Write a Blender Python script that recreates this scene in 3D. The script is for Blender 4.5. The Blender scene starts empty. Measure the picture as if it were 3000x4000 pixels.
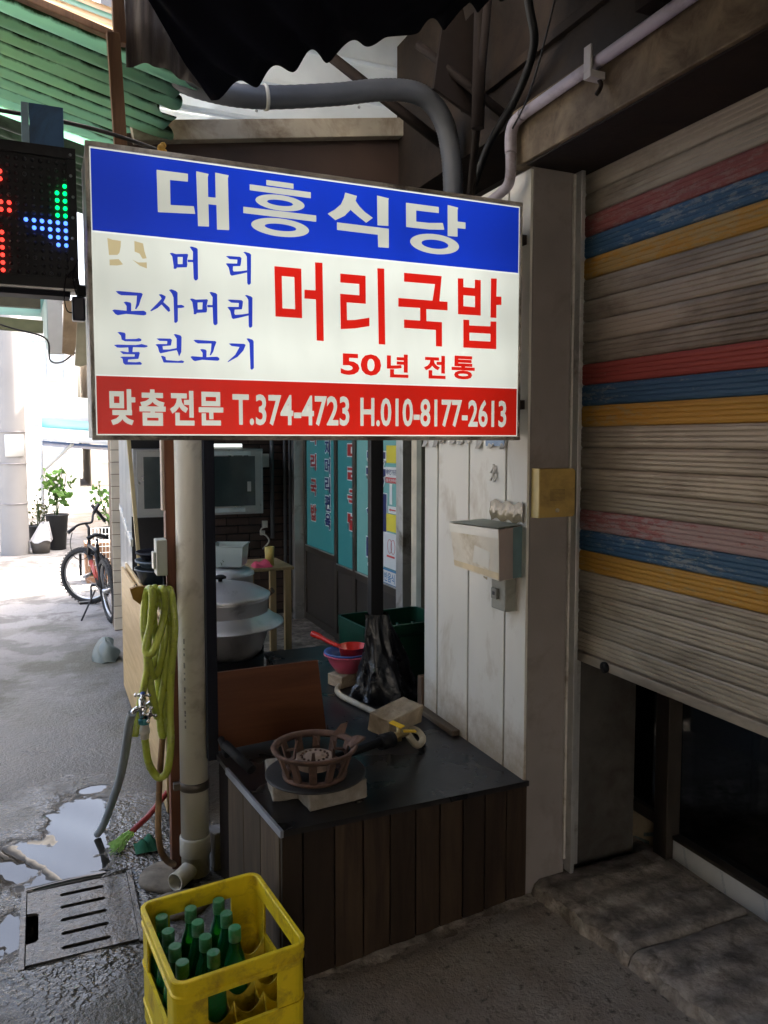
import bpy, bmesh, math, random
from mathutils import Vector, Matrix
from mathutils.geometry import tessellate_polygon
random.seed(7)
R = math.radians
sc = bpy.context.scene
COL = sc.collection
# ------------------------------------------------------------------ camera
cam = bpy.data.cameras.new('camera'); camo = bpy.data.objects.new('camera', cam); COL.objects.link(camo)
camo.location = (0, 0, 1.6); camo.rotation_euler = (R(90 - 4.0), 0, R(-23.6))
cam.sensor_fit = 'HORIZONTAL'; cam.sensor_width = 36; cam.lens = 36 * 3060 / 3000
cam.shift_y = -65 / 3000; cam.clip_start = .02; cam.clip_end = 600
sc.camera = camo
# ------------------------------------------------------------------ world, sun, exposure
SUN_EL, SUN_AZ = 58, 78          # azimuth measured clockwise from +Y (the alley direction)
w = bpy.data.worlds.new('World'); sc.world = w; w.use_nodes = True
wn = w.node_tree.nodes; wl = w.node_tree.links
sky = wn.new('ShaderNodeTexSky'); sky.sky_type = 'NISHITA'; sky.sun_disc = False
sky.sun_elevation = R(SUN_EL); sky.sun_rotation = R(SUN_AZ); sky.dust_density = 9.0; sky.ozone_density = .0
wl.new(sky.outputs[0], wn['Background'].inputs[0]); wn['Background'].inputs[1].default_value = .15
sun = bpy.data.lights.new('sun', 'SUN'); sun.energy = 4.0; sun.angle = R(.5); sun.color = (1, .95, .88)
suno = bpy.data.objects.new('sun', sun); COL.objects.link(suno); suno.location = (0, 0, 20)
d = Vector((math.sin(R(SUN_AZ)) * math.cos(R(SUN_EL)), math.cos(R(SUN_AZ)) * math.cos(R(SUN_EL)), math.sin(R(SUN_EL))))
suno.rotation_euler = d.to_track_quat('Z', 'Y').to_euler()
vs = sc.view_settings; vs.view_transform = 'Standard'; vs.look = 'None'; vs.exposure = 3.0; vs.gamma = 1.0; vs.use_curve_mapping = False
EXP = 2 ** vs.exposure
cy = sc.cycles; cy.max_bounces = 8; cy.diffuse_bounces = 5; cy.glossy_bounces = 3; cy.transmission_bounces = 6
cy.transparent_max_bounces = 8; cy.sample_clamp_indirect = 6; cy.use_denoising = True; cy.caustics_refractive = False; cy.caustics_reflective = False

# ------------------------------------------------------------------ materials
def lin(*c):                       # sRGB 0-255 -> linear
    return tuple(((v / 255) / 12.92 if v / 255 <= .04045 else ((v / 255 + .055) / 1.055) ** 2.4) for v in c)
def NT(name):
    m = bpy.data.materials.new(name); m.use_nodes = True
    return m, m.node_tree.nodes, m.node_tree.links, m.node_tree.nodes['Principled BSDF']
def noise(n, l, vec, scale, detail=4, rough=.6, dist=0):
    t = n.new('ShaderNodeTexNoise'); t.inputs['Scale'].default_value = scale; t.inputs['Detail'].default_value = detail
    t.inputs['Roughness'].default_value = rough; t.inputs['Distortion'].default_value = dist
    l.new(vec, t.inputs['Vector']); return t
def ramp(n, l, fac, a, b, ca=(0, 0, 0, 1), cb=(1, 1, 1, 1)):
    r = n.new('ShaderNodeValToRGB'); r.color_ramp.elements[0].position = a; r.color_ramp.elements[1].position = b
    r.color_ramp.elements[0].color = ca; r.color_ramp.elements[1].color = cb; l.new(fac, r.inputs[0]); return r
def mixc(n, l, fac, a, b, mode='MIX'):
    m = n.new('ShaderNodeMix'); m.data_type = 'RGBA'; m.blend_type = mode
    for s, v in ((m.inputs[0], fac), (m.inputs[6], a), (m.inputs[7], b)):
        if hasattr(v, 'is_output'): l.new(v, s)
        elif isinstance(v, (int, float)): s.default_value = v
        else: s.default_value = (*v, 1)
    return m.outputs[2]
def coords(n, l, stretch=(1, 1, 1), rnd=True):
    tc = n.new('ShaderNodeTexCoord'); mp = n.new('ShaderNodeMapping'); mp.inputs['Scale'].default_value = stretch
    l.new(tc.outputs['Object'], mp.inputs['Vector'])
    if rnd:
        oi = n.new('ShaderNodeObjectInfo'); mu = n.new('ShaderNodeMath'); mu.operation = 'MULTIPLY'; mu.inputs[1].default_value = 37
        l.new(oi.outputs['Random'], mu.inputs[0]); l.new(mu.outputs[0], mp.inputs['Location'])
    return mp.outputs[0]
MATS = {}
def surf(name, base, rough=.6, metal=0., var=.25, scale=6, bump=.15, bscale=60, dirt=None, damt=.45, dscale=5, stretch=(1, 1, 1), spec=.4, coat=0, objvar=0, bdist=.004):
    """one general procedural surface: tone variation, dirt patches, fine relief, uneven gloss"""
    if name in MATS: return MATS[name]
    m, n, l, p = NT(name)
    v = coords(n, l, stretch)
    t = noise(n, l, v, scale, 3)
    lo = tuple(c * (1 - var) for c in base); hi = tuple(min(1, c * (1 + var)) for c in base)
    c = ramp(n, l, t.outputs[0], .3, .7, (*lo, 1), (*hi, 1)).outputs[0]
    if dirt is not None:
        t2 = noise(n, l, v, dscale, 5, .68, .4)
        f = ramp(n, l, t2.outputs[0], .62 - damt * .4, .80 - damt * .3)
        c = mixc(n, l, f.outputs[0], c, dirt)
    if objvar:
        oi = n.new('ShaderNodeObjectInfo'); hs = n.new('ShaderNodeHueSaturation')
        mr = n.new('ShaderNodeMapRange'); mr.inputs[3].default_value = 1 - objvar; mr.inputs[4].default_value = 1 + objvar
        l.new(oi.outputs['Random'], mr.inputs[0]); l.new(mr.outputs[0], hs.inputs['Value']); l.new(c, hs.inputs['Color']); c = hs.outputs[0]
    l.new(c, p.inputs['Base Color'])
    rr = n.new('ShaderNodeMapRange'); rr.inputs[3].default_value = max(.03, rough - .12); rr.inputs[4].default_value = min(1, rough + .12)
    l.new(t.outputs[0], rr.inputs[0]); l.new(rr.outputs[0], p.inputs['Roughness'])
    p.inputs['Metallic'].default_value = metal; p.inputs['Specular IOR Level'].default_value = spec
    if coat: p.inputs['Coat Weight'].default_value = coat; p.inputs['Coat Roughness'].default_value = .15
    if bump:
        tb = noise(n, l, v, bscale, 3, .7); b = n.new('ShaderNodeBump'); b.inputs['Strength'].default_value = bump; b.inputs['Distance'].default_value = bdist
        l.new(tb.outputs[0], b.inputs['Height']); l.new(b.outputs[0], p.inputs['Normal'])
    MATS[name] = m; return m
def chipped(name, paint, under, amt=.5, stretch=(1, .25, 1), rough=.6):
    """painted metal with worn, chipped paint"""
    m, n, l, p = NT(name); v = coords(n, l, stretch)
    t = noise(n, l, v, 70, 6, .8, .2); t0 = noise(n, l, v, 6, 3); t1 = noise(n, l, v, 5, 5)
    ad = n.new('ShaderNodeMath'); ad.operation = 'MULTIPLY_ADD'; ad.inputs[1].default_value = .55; l.new(t0.outputs[0], ad.inputs[0]); l.new(t.outputs[0], ad.inputs[2])
    f = ramp(n, l, ad.outputs[0], 1.02 - amt * .42, 1.06 - amt * .40)
    c = mixc(n, l, t1.outputs[0], tuple(x * .75 for x in paint), tuple(min(1, x * 1.2) for x in paint))
    c = mixc(n, l, f.outputs[0], c, under)
    l.new(c, p.inputs['Base Color']); p.inputs['Roughness'].default_value = rough; p.inputs['Specular IOR Level'].default_value = .3
    b = n.new('ShaderNodeBump'); b.inputs['Strength'].default_value = .25; b.inputs['Distance'].default_value = .002; b.invert = True
    l.new(f.outputs[0], b.inputs['Height']); l.new(b.outputs[0], p.inputs['Normal'])
    MATS[name] = m; return m
def wood(name, base, dark, rough=.6, axis=2, objvar=.12, bump=.25, scale=14):
    m, n, l, p = NT(name)
    st = [1, 1, 1]; st[axis] = .09
    v = coords(n, l, st)
    t = noise(n, l, v, scale * 2, 6, .65, .6); t2 = noise(n, l, v, 3, 3)
    c = mixc(n, l, ramp(n, l, t.outputs[0], .35, .68).outputs[0], base, dark)
    c = mixc(n, l, ramp(n, l, t2.outputs[0], .45, .75).outputs[0], c, tuple(x * .6 for x in dark))
    oi = n.new('ShaderNodeObjectInfo'); hs = n.new('ShaderNodeHueSaturation'); mr = n.new('ShaderNodeMapRange')
    mr.inputs[3].default_value = 1 - objvar; mr.inputs[4].default_value = 1 + objvar
    l.new(oi.outputs['Random'], mr.inputs[0]); l.new(mr.outputs[0], hs.inputs['Value']); l.new(c, hs.inputs['Color'])
    l.new(hs.outputs[0], p.inputs['Base Color']); p.inputs['Roughness'].default_value = rough; p.inputs['Specular IOR Level'].default_value = .3
    b = n.new('ShaderNodeBump'); b.inputs['Strength'].default_value = bump; b.inputs['Distance'].default_value = .003
    l.new(t.outputs[0], b.inputs['Height']); l.new(b.outputs[0], p.inputs['Normal'])
    MATS[name] = m; return m
def emit(name, col, strength, tube=0.):
    """a backlit face or lamp; strength is what the picture shows, so it is divided by the exposure"""
    m, n, l, p = NT(name)
    p.inputs['Base Color'].default_value = (*[c * .5 for c in col], 1); p.inputs['Roughness'].default_value = .35
    p.inputs['Emission Color'].default_value = (*col, 1); p.inputs['Emission Strength'].default_value = strength / EXP
    if tube:   # uneven back light: fluorescent tubes behind the acrylic sheet, one of them weak at the ends
        g = n.new('ShaderNodeNewGeometry'); sx = n.new('ShaderNodeSeparateXYZ'); l.new(g.outputs['Position'], sx.inputs[0])
        mr = n.new('ShaderNodeMapRange'); mr.interpolation_type = 'SMOOTHERSTEP'
        for k, v_ in ((1, .02), (2, .62), (3, 1 - tube), (4, 1.0)): mr.inputs[k].default_value = v_
        l.new(sx.outputs[0], mr.inputs[0])
        m2 = n.new('ShaderNodeMapRange'); m2.interpolation_type = 'SMOOTHERSTEP'
        for k, v_ in ((1, 1.44), (2, 1.10), (3, 1 - tube), (4, 1.0)): m2.inputs[k].default_value = v_
        l.new(sx.outputs[0], m2.inputs[0])
        s = n.new('ShaderNodeMath'); s.operation = 'SINE'; q = n.new('ShaderNodeMath'); q.operation = 'MULTIPLY_ADD'
        q.inputs[1].default_value = 26.2; q.inputs[2].default_value = -46.8
        l.new(sx.outputs[2], q.inputs[0]); l.new(q.outputs[0], s.inputs[0])
        q2 = n.new('ShaderNodeMath'); q2.operation = 'MULTIPLY_ADD'; q2.inputs[1].default_value = .07; q2.inputs[2].default_value = .97; l.new(s.outputs[0], q2.inputs[0])
        a = n.new('ShaderNodeMath'); a.operation = 'MULTIPLY'; l.new(mr.outputs[0], a.inputs[0]); l.new(m2.outputs[0], a.inputs[1])
        a2 = n.new('ShaderNodeMath'); a2.operation = 'MULTIPLY'; l.new(a.outputs[0], a2.inputs[0]); l.new(q2.outputs[0], a2.inputs[1])
        a3 = n.new('ShaderNodeMath'); a3.operation = 'MULTIPLY'; l.new(a2.outputs[0], a3.inputs[0]); a3.inputs[1].default_value = strength / EXP
        nt = noise(n, l, coords(n, l, (1, 1, .35), False), 7, 5, .7, .4); nm = n.new('ShaderNodeMapRange')   # grime on the acrylic dims it in streaks
        for k, v_ in ((1, .30), (2, .75), (3, 1.05), (4, .86)): nm.inputs[k].default_value = v_
        l.new(nt.outputs[0], nm.inputs[0]); a4 = n.new('ShaderNodeMath'); a4.operation = 'MULTIPLY'; l.new(a3.outputs[0], a4.inputs[0]); l.new(nm.outputs[0], a4.inputs[1])
        l.new(a4.outputs[0], p.inputs['Emission Strength'])
    MATS[name] = m; return m
def sheet(name, col, trans=.6, dirt=None, damt=.5, rough=.35, stretch=(1, 1, 1), dscale=6):
    """thin translucent plastic or fabric sheet"""
    m, n, l, p = NT(name); v = coords(n, l, stretch); out = n['Material Output']
    t = noise(n, l, v, dscale, 7, .7, .5); t0 = noise(n, l, v, 4, 4)
    c = mixc(n, l, t0.outputs[0], tuple(x * .8 for x in col), tuple(min(1, x * 1.15) for x in col))
    if dirt is not None: c = mixc(n, l, ramp(n, l, t.outputs[0], .62 - damt * .35, .78 - damt * .2).outputs[0], c, dirt)
    l.new(c, p.inputs['Base Color']); p.inputs['Roughness'].default_value = rough
    tr = n.new('ShaderNodeBsdfTranslucent'); l.new(c, tr.inputs[0])
    mx = n.new('ShaderNodeMixShader'); mx.inputs[0].default_value = trans
    l.new(p.outputs[0], mx.inputs[1]); l.new(tr.outputs[0], mx.inputs[2]); l.new(mx.outputs[0], out.inputs[0])
    MATS[name] = m; return m
def algae_sheet(name, col, trans, pitch):
    """translucent corrugated plastic with algae lines grown along the valleys"""
    m, n, l, p = NT(name); out = n['Material Output']; g = n.new('ShaderNodeNewGeometry'); P = g.outputs['Position']
    sx = n.new('ShaderNodeSeparateXYZ'); l.new(P, sx.inputs[0])
    q = n.new('ShaderNodeMath'); q.operation = 'MULTIPLY'; q.inputs[1].default_value = 2 * math.pi / pitch; l.new(sx.outputs[1], q.inputs[0])
    si = n.new('ShaderNodeMath'); si.operation = 'SINE'; l.new(q.outputs[0], si.inputs[0])
    t = noise(n, l, P, 9, 5, .7, .3); t2 = noise(n, l, P, 2.2, 3)
    ad = n.new('ShaderNodeMath'); ad.operation = 'MULTIPLY_ADD'; ad.inputs[1].default_value = 1.7; l.new(t.outputs[0], ad.inputs[0]); l.new(si.outputs[0], ad.inputs[2])
    a2 = n.new('ShaderNodeMath'); a2.operation = 'MULTIPLY_ADD'; a2.inputs[1].default_value = 1.6; l.new(t2.outputs[0], a2.inputs[0]); l.new(ad.outputs[0], a2.inputs[2])
    f = ramp(n, l, a2.outputs[0], 0.0, 1.0); f.color_ramp.elements[0].position = .0
    mr = n.new('ShaderNodeMapRange'); mr.inputs[1].default_value = 1.70; mr.inputs[2].default_value = 2.25; l.new(a2.outputs[0], mr.inputs[0])
    c = mixc(n, l, t2.outputs[0], tuple(x * .8 for x in col), col); c = mixc(n, l, mr.outputs[0], c, (.03, .05, .025)); n.remove(f)
    l.new(c, p.inputs['Base Color']); p.inputs['Roughness'].default_value = .25
    tr = n.new('ShaderNodeBsdfTranslucent'); l.new(c, tr.inputs[0]); mx = n.new('ShaderNodeMixShader'); mx.inputs[0].default_value = trans
    l.new(p.outputs[0], mx.inputs[1]); l.new(tr.outputs[0], mx.inputs[2]); l.new(mx.outputs[0], out.inputs[0]); return m
def glass(name, col, rough=.02, trans=1.0, ior=1.45):
    m, n, l, p = NT(name); p.inputs['Base Color'].default_value = (*col, 1); p.inputs['Roughness'].default_value = rough
    p.inputs['Transmission Weight'].default_value = trans; p.inputs['IOR'].default_value = ior
    MATS[name] = m; return m

# ------------------------------------------------------------------ mesh building
class MB:
    def __init__(s): s.v = []; s.f = []; s.sm = []
    def add(s, vs, fs, smooth=False):
        o = len(s.v); s.v += [tuple(x) for x in vs]; s.f += [tuple(i + o for i in f) for f in fs]; s.sm += [smooth] * len(fs); return s
    def box(s, x0, x1, y0, y1, z0, z1, bev=0., M=None):
        bm = bmesh.new(); bmesh.ops.create_cube(bm, size=1)
        for v in bm.verts: v.co = Vector(((x0 + x1) / 2 + v.co.x * (x1 - x0), (y0 + y1) / 2 + v.co.y * (y1 - y0), (z0 + z1) / 2 + v.co.z * (z1 - z0)))
        if bev: bmesh.ops.bevel(bm, geom=bm.edges[:], offset=bev, segments=2, affect='EDGES', profile=.6)
        if M is not None: bm.transform(M)
        bm.verts.index_update(); s.add([v.co[:] for v in bm.verts], [[v.index for v in f.verts] for f in bm.faces]); bm.free(); return s
    def obox(s, c, size, rot=(0, 0, 0), bev=0.):
        from mathutils import Euler
        M = Matrix.Translation(c) @ Euler([R(a) for a in rot]).to_matrix().to_4x4()
        a, b, e = [k / 2 for k in size]; return s.box(-a, a, -b, b, -e, e, bev, M)
    def tube(s, pts, r, n=10, cap=True, closed=False):
        P = [Vector(p) for p in pts]; m = len(P); rr = r if isinstance(r, (list, tuple)) else [r] * m
        T = []
        for i in range(m):
            a = P[(i - 1) % m] if closed or i else P[0]; b = P[(i + 1) % m] if closed or i < m - 1 else P[-1]
            t = (b - a); T.append(t.normalized() if t.length > 1e-9 else Vector((0, 0, 1)))
        u = T[0].orthogonal().normalized(); vs = []
        for i in range(m):
            u = (u - T[i] * u.dot(T[i])); u = u.normalized() if u.length > 1e-6 else T[i].orthogonal().normalized()
            w_ = T[i].cross(u)
            for k in range(n):
                a = 2 * math.pi * k / n; vs.append(P[i] + (u * math.cos(a) + w_ * math.sin(a)) * rr[i])
        fs = []
        for i in range(m if closed else m - 1):
            j = (i + 1) % m
            for k in range(n): fs.append((i * n + k, i * n + (k + 1) % n, j * n + (k + 1) % n, j * n + k))
        s.add(vs, fs, True)
        if cap and not closed:
            s.add([vs[k] for k in range(n)], [list(range(n))[::-1]]); s.add([vs[(m - 1) * n + k] for k in range(n)], [list(range(n))])
        return s
    def lathe(s, prof, c=(0, 0, 0), n=32, M=None, smooth=True, a0=0, a1=2 * math.pi):
        full = abs(a1 - a0 - 2 * math.pi) < 1e-6; k = n if full else n + 1; vs = []
        for (r, z) in prof:
            for i in range(k):
                a = a0 + (a1 - a0) * i / n; p = Vector((r * math.cos(a), r * math.sin(a), z))
                if M is not None: p = M @ p
                vs.append(p + Vector(c))
        fs = []
        for j in range(len(prof) - 1):
            for i in range(n): fs.append((j * k + i, j * k + (i + 1) % k, (j + 1) * k + (i + 1) % k, (j + 1) * k + i))
        return s.add(vs, fs, smooth)
    def prism(s, loops, fn, depth):
        """loops: [outer, hole, ...] in 2D; fn(u, v, h) -> 3D; extruded by depth"""
        flat = [p for lp in loops for p in lp]
        tris = tessellate_polygon([[Vector((p[0], p[1], 0)) for p in lp] for lp in loops])
        nfl = len(flat); vs = [fn(p[0], p[1], 0) for p in flat] + [fn(p[0], p[1], depth) for p in flat]
        fs = [tuple(t) for t in tris] + [tuple(i + nfl for i in reversed(t)) for t in tris]
        o = 0
        for lp in loops:
            k = len(lp)
            for i in range(k): fs.append((o + i, o + (i + 1) % k, nfl + o + (i + 1) % k, nfl + o + i))
            o += k
        return s.add(vs, fs)
    def grid(s, nu, nv, fn, smooth=True):
        vs = [fn(i / nu, j / nv) for j in range(nv + 1) for i in range(nu + 1)]
        fs = [(j * (nu + 1) + i, j * (nu + 1) + i + 1, (j + 1) * (nu + 1) + i + 1, (j + 1) * (nu + 1) + i) for j in range(nv) for i in range(nu)]
        return s.add(vs, fs, smooth)
    def ball(s, c, r, n=10, sq=(1, 1, 1)):
        prof = [(math.sin(math.pi * i / n) * r, -math.cos(math.pi * i / n) * r) for i in range(n + 1)]
        M = Matrix.Diagonal((*sq, 1)); return s.lathe(prof, c, n + 4, M)
WL = {}
def obj(name, mb, mat, parent=None, label=None, cat=None, group=None, kind=None, thick=0, recalc=True):
    xs = [v[0] for v in mb.v]; ys = [v[1] for v in mb.v]; zs = [v[2] for v in mb.v]
    b = Vector(((min(xs) + max(xs)) / 2, (min(ys) + max(ys)) / 2, min(zs)))
    me = bpy.data.meshes.new(name); me.from_pydata([tuple(Vector(v) - b) for v in mb.v], [], mb.f)
    me.polygons.foreach_set('use_smooth', mb.sm)
    if recalc:
        bm = bmesh.new(); bm.from_mesh(me); bmesh.ops.remove_doubles(bm, verts=bm.verts, dist=1e-6); bmesh.ops.recalc_face_normals(bm, faces=bm.faces); bm.to_mesh(me); bm.free()
    o = bpy.data.objects.new(name, me); COL.objects.link(o); me.materials.append(mat)
    return place(o, b, parent, label, cat, group, kind, thick)
def place(o, b, parent=None, label=None, cat=None, group=None, kind=None, thick=0):
    b = Vector(b); WL[o] = b
    if parent is not None: o.parent = parent; o.location = b - WL[parent]
    else: o.location = b
    if label: o['label'] = label
    if cat: o['category'] = cat
    if group: o['group'] = group
    if kind: o['kind'] = kind
    if thick:
        md = o.modifiers.new('thickness', 'SOLIDIFY'); md.thickness = thick; md.offset = 0
    return o
def thing(name, label, cat, loc, group=None):
    o = bpy.data.objects.new(name, None); COL.objects.link(o); o.empty_display_size = .05
    return place(o, loc, None, label, cat, group)
def dup(o, b, parent, label=None, group=None):
    """copy of one mesh object (mesh data shared) with its base at b"""
    c = o.copy(); COL.objects.link(c); c.parent = None
    return place(c, b, parent, label, None, group)
def BX(name, mat, parent, x0, x1, y0, y1, z0, z1, bev=.0, **k): return obj(name, MB().box(x0, x1, y0, y1, z0, z1, bev), mat, parent, **k)
def smooth_path(pts, k=6, closed=False):
    P = [Vector(p) for p in pts]; out = []; m = len(P)
    for i in range(m if closed else m - 1):
        p0 = P[i - 1] if (i or closed) else P[0]; p1 = P[i]; p2 = P[(i + 1) % m]; p3 = P[(i + 2) % m] if (closed or i < m - 2) else P[-1]
        for j in range(k):
            t = j / k
            out.append(.5 * ((2 * p1) + (p2 - p0) * t + (2 * p0 - 5 * p1 + 4 * p2 - p3) * t * t + (3 * p1 - p0 - 3 * p2 + p3) * t ** 3))
    if not closed: out.append(P[-1])
    return out
def text_mb(body, u0, u1, v0, v1, fn, bold=0., depth=.001, order=None):
    """lettering in the built-in font, fitted to the box u0..u1 / v0..v1 and mapped with fn(u, v, h)"""
    cu = bpy.data.curves.new('lettering', 'FONT'); cu.body = body; cu.offset = bold; cu.resolution_u = 3; cu.fill_mode = 'FRONT'
    o = bpy.data.objects.new('lettering', cu); COL.objects.link(o)
    dg = bpy.context.evaluated_depsgraph_get(); me = bpy.data.meshes.new_from_object(o.evaluated_get(dg))
    vs = [v.co.copy() for v in me.vertices]; fs = [tuple(p.vertices) for p in me.polygons]
    bpy.data.objects.remove(o); bpy.data.curves.remove(cu); bpy.data.meshes.remove(me)
    mb = MB()
    if not vs: return mb
    a0 = min(v.x for v in vs); a1 = max(v.x for v in vs); b0 = min(v.y for v in vs); b1 = max(v.y for v in vs)
    mb.add([fn(u0 + (v.x - a0) / (a1 - a0) * (u1 - u0), v0 + (v.y - b0) / (b1 - b0) * (v1 - v0), depth) for v in vs], fs)
    return mb
def jit(a): return random.uniform(-a, a)
# sign lettering outlines, in tenths of a millimetre on the sign plane (x, z)
GLYPH_WHITE = {'dae': [[[(2854, 22790), (3629, 22795), (3625, 22598), (3179, 22583), (3180, 21964), (3765, 22000), (3795, 21811), (2866, 21751)]],[[(3840, 22885), (4156, 22859), (4132, 22775), (4133, 22277), (4328, 22282), (4326, 22917), (4682, 22893), (4653, 22816), (4669, 21495), (4352, 21476), (4347, 22098), (4138, 22095), (4144, 21530), (3864, 21511)]]],'heung': [[[(5682, 22908), (6430, 22906), (6429, 22769), (5681, 22773)]],[[(5229, 22735), (6917, 22739), (6916, 22581), (5227, 22585)]],[[(5051, 22139), (7068, 22138), (7067, 21970), (5049, 21975)]],('e', (6057, 22356, 679, 205), (6052, 22354, 358, 76)), ('e', (6056, 21707, 802, 238), (6060, 21711, 438, 91))],'sik': [[[(7916, 22857), (8269, 22807), (8227, 22669), (8343, 22526), (8510, 22393), (8750, 22262), (8546, 22105), (8315, 22244), (8074, 22406), (7900, 22223), (7626, 22075), (7397, 22224), (7600, 22352), (7792, 22524), (7888, 22723)]],[[(8878, 22894), (9243, 22857), (9226, 22808), (9226, 22089), (8891, 22073)]],[[(7672, 22022), (9238, 22012), (9238, 21478), (8911, 21469), (8900, 21810), (7671, 21817)]]],'dang': [[[(9780, 22802), (10837, 22804), (10838, 22632), (10105, 22622), (10106, 22308), (10516, 22314), (10971, 22363), (11024, 22175), (10517, 22129), (9788, 22123)]],[[(11130, 22896), (11483, 22860), (11459, 22796), (11461, 22457), (11730, 22459), (11732, 22271), (11463, 22269), (11465, 22020), (11136, 22005)]],('e', (10714, 21730, 802, 284), (10719, 21726, 441, 128))]}
GLYPH_RED = {'meo': [[[(5878, 20676), (6633, 20674), (6649, 19341), (5897, 19342)]
,[(6082, 20432), (6434, 20432), (6449, 19574), (6093, 19573)]],[[(7027, 20880), (7242, 20885), (7270, 18754), (7061, 18759), (7045, 19877), (6717, 19878), (6719, 20117), (7036, 20121)]]],'ri': [[[(7766, 20638), (8526, 20640), (8532, 19860), (7953, 19860), (7963, 19371), (8196, 19391), (8642, 19481), (8642, 19243), (8195, 19153), (7773, 19110), (7759, 20084), (8337, 20084), (8331, 20396), (7765, 20393)]],[[(8886, 20879), (9099, 20888), (9133, 18749), (8928, 18748)]]],'guk': [[[(9723, 20825), (10946, 20830), (10876, 20094), (11146, 20099), (11148, 19847), (10445, 19839), (10452, 19494), (10964, 19493), (10971, 18778), (10768, 18778), (10760, 19254), (9727, 19254), (9726, 19494), (10246, 19495), (10242, 19859), (9544, 19849), (9544, 20097), (10647, 20098), (10726, 20578), (9724, 20572)]]],'bap': [[[(11486, 20811), (11675, 20822), (11682, 20569), (12068, 20567), (12071, 20818), (12274, 20821), (12282, 19767), (11502, 19759)]
,[(11681, 20329), (12078, 20331), (12081, 20004), (11684, 20007)]],[[(12629, 20900), (12833, 20912), (12825, 20373), (13003, 20386), (13006, 20129), (12828, 20121), (12833, 19728), (12625, 19729)]],[[(11682, 19611), (11883, 19614), (11889, 19450), (12623, 19465), (12627, 19613), (12831, 19621), (12838, 18788), (11688, 18783)]
,[(11894, 19237), (12628, 19242), (12628, 19008), (11896, 19004)]]]}
GLYPH_BLUE = {'meo': [[[(3138, 20759), (3194, 20777), (3292, 20754), (3578, 20785), (3603, 20765), (3570, 20625), (3578, 20514), (3560, 20445), (3311, 20416), (3293, 20382), (3229, 20377), (3230, 20446), (3200, 20686)]
,[(3335, 20684), (3464, 20695), (3454, 20516), (3335, 20505)]],[[(3644, 20968), (3694, 20981), (3806, 20959), (3846, 20925), (3844, 20174), (3805, 20133), (3762, 20130), (3730, 20177), (3720, 20576), (3712, 20588), (3587, 20577), (3580, 20639), (3716, 20644), (3724, 20851), (3680, 20910)]]],'ri': [[[(4575, 20818), (4648, 20830), (4949, 20837), (4988, 20805), (4973, 20675), (4954, 20597), (4762, 20575), (4753, 20477), (4773, 20441), (4957, 20464), (5130, 20502), (5129, 20445), (4957, 20392), (4719, 20327), (4681, 20356), (4644, 20532), (4567, 20627), (4620, 20639), (4868, 20653), (4877, 20756), (4673, 20751)]],[[(5038, 20963), (5083, 20980), (5202, 20953), (5246, 20918), (5232, 20170), (5192, 20128), (5152, 20130), (5131, 20175), (5129, 20856), (5095, 20917)]]],'go': [[[(1808, 19707), (1879, 19719), (2422, 19711), (2458, 19682), (2402, 19543), (2361, 19406), (2294, 19303), (2259, 19301), (2297, 19438), (2313, 19635), (1935, 19619), (1865, 19651)]],[[(1990, 19453), (2049, 19470), (2155, 19453), (2173, 19417), (2167, 19246), (2473, 19273), (2532, 19233), (2531, 19178), (2471, 19155), (2042, 19165), (1842, 19120), (1784, 19148), (1716, 19233), (1763, 19256), (2056, 19246), (2059, 19361)]]],'sa': [[[(2844, 19703), (2917, 19716), (3014, 19673), (3013, 19624), (2958, 19521), (3107, 19394), (3125, 19308), (3080, 19281), (3020, 19339), (2912, 19456), (2813, 19362), (2654, 19270), (2630, 19288), (2815, 19486), (2915, 19604), (2892, 19652)]],[[(3103, 19836), (3165, 19858), (3275, 19824), (3317, 19783), (3311, 19470), (3406, 19484), (3475, 19456), (3480, 19424), (3404, 19402), (3317, 19396), (3311, 19058), (3261, 19012), (3219, 19027), (3211, 19650), (3175, 19747)]]],'nul': [[[(1825, 18701), (1891, 18712), (1997, 18698), (2020, 18663), (2017, 18540), (2267, 18558), (2339, 18581), (2398, 18560), (2397, 18515), (2325, 18494), (2004, 18486), (1922, 18523), (1908, 18620)]],[[(1738, 18380), (1814, 18395), (2263, 18405), (2408, 18437), (2540, 18406), (2546, 18374), (2478, 18353), (2191, 18347), (2176, 18216), (2081, 18224), (2076, 18335), (1882, 18318), (1812, 18322)]],[[(1876, 18227), (1928, 18237), (2045, 18218), (2332, 18236), (2355, 18212), (2316, 18062), (2065, 18032), (2059, 17973), (2254, 17973), (2350, 17989), (2398, 17954), (2385, 17916), (1991, 17901), (1945, 17948), (1935, 18046), (1877, 18088), (1925, 18102), (2221, 18112), (2230, 18169), (1950, 18164)]]],'rin': [[[(2766, 18591), (2847, 18602), (3117, 18609), (3154, 18578), (3126, 18434), (2917, 18407), (2927, 18325), (3087, 18332), (3274, 18378), (3273, 18323), (3086, 18282), (2864, 18222), (2828, 18258), (2799, 18381), (2739, 18440), (2795, 18456), (3028, 18467), (3037, 18542), (2846, 18538)]],[[(3198, 18721), (3243, 18733), (3367, 18705), (3399, 18666), (3385, 18283), (3325, 18159), (3297, 18254), (3266, 18328), (3271, 18617)]],[[(2868, 18160), (2917, 18162), (2985, 18135), (2996, 18060), (3305, 18047), (3381, 18068), (3450, 18046), (3430, 18002), (2933, 17992), (2910, 18061)]]],'gi': [[[(4617, 18557), (4695, 18566), (5026, 18569), (5071, 18540), (5010, 18394), (4849, 18218), (4584, 18065), (4579, 18083), (4784, 18268), (4905, 18480), (4695, 18496)]],[[(5094, 18711), (5148, 18721), (5255, 18693), (5289, 18642), (5286, 17936), (5232, 17889), (5192, 17919), (5173, 18597)]]]}
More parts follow.
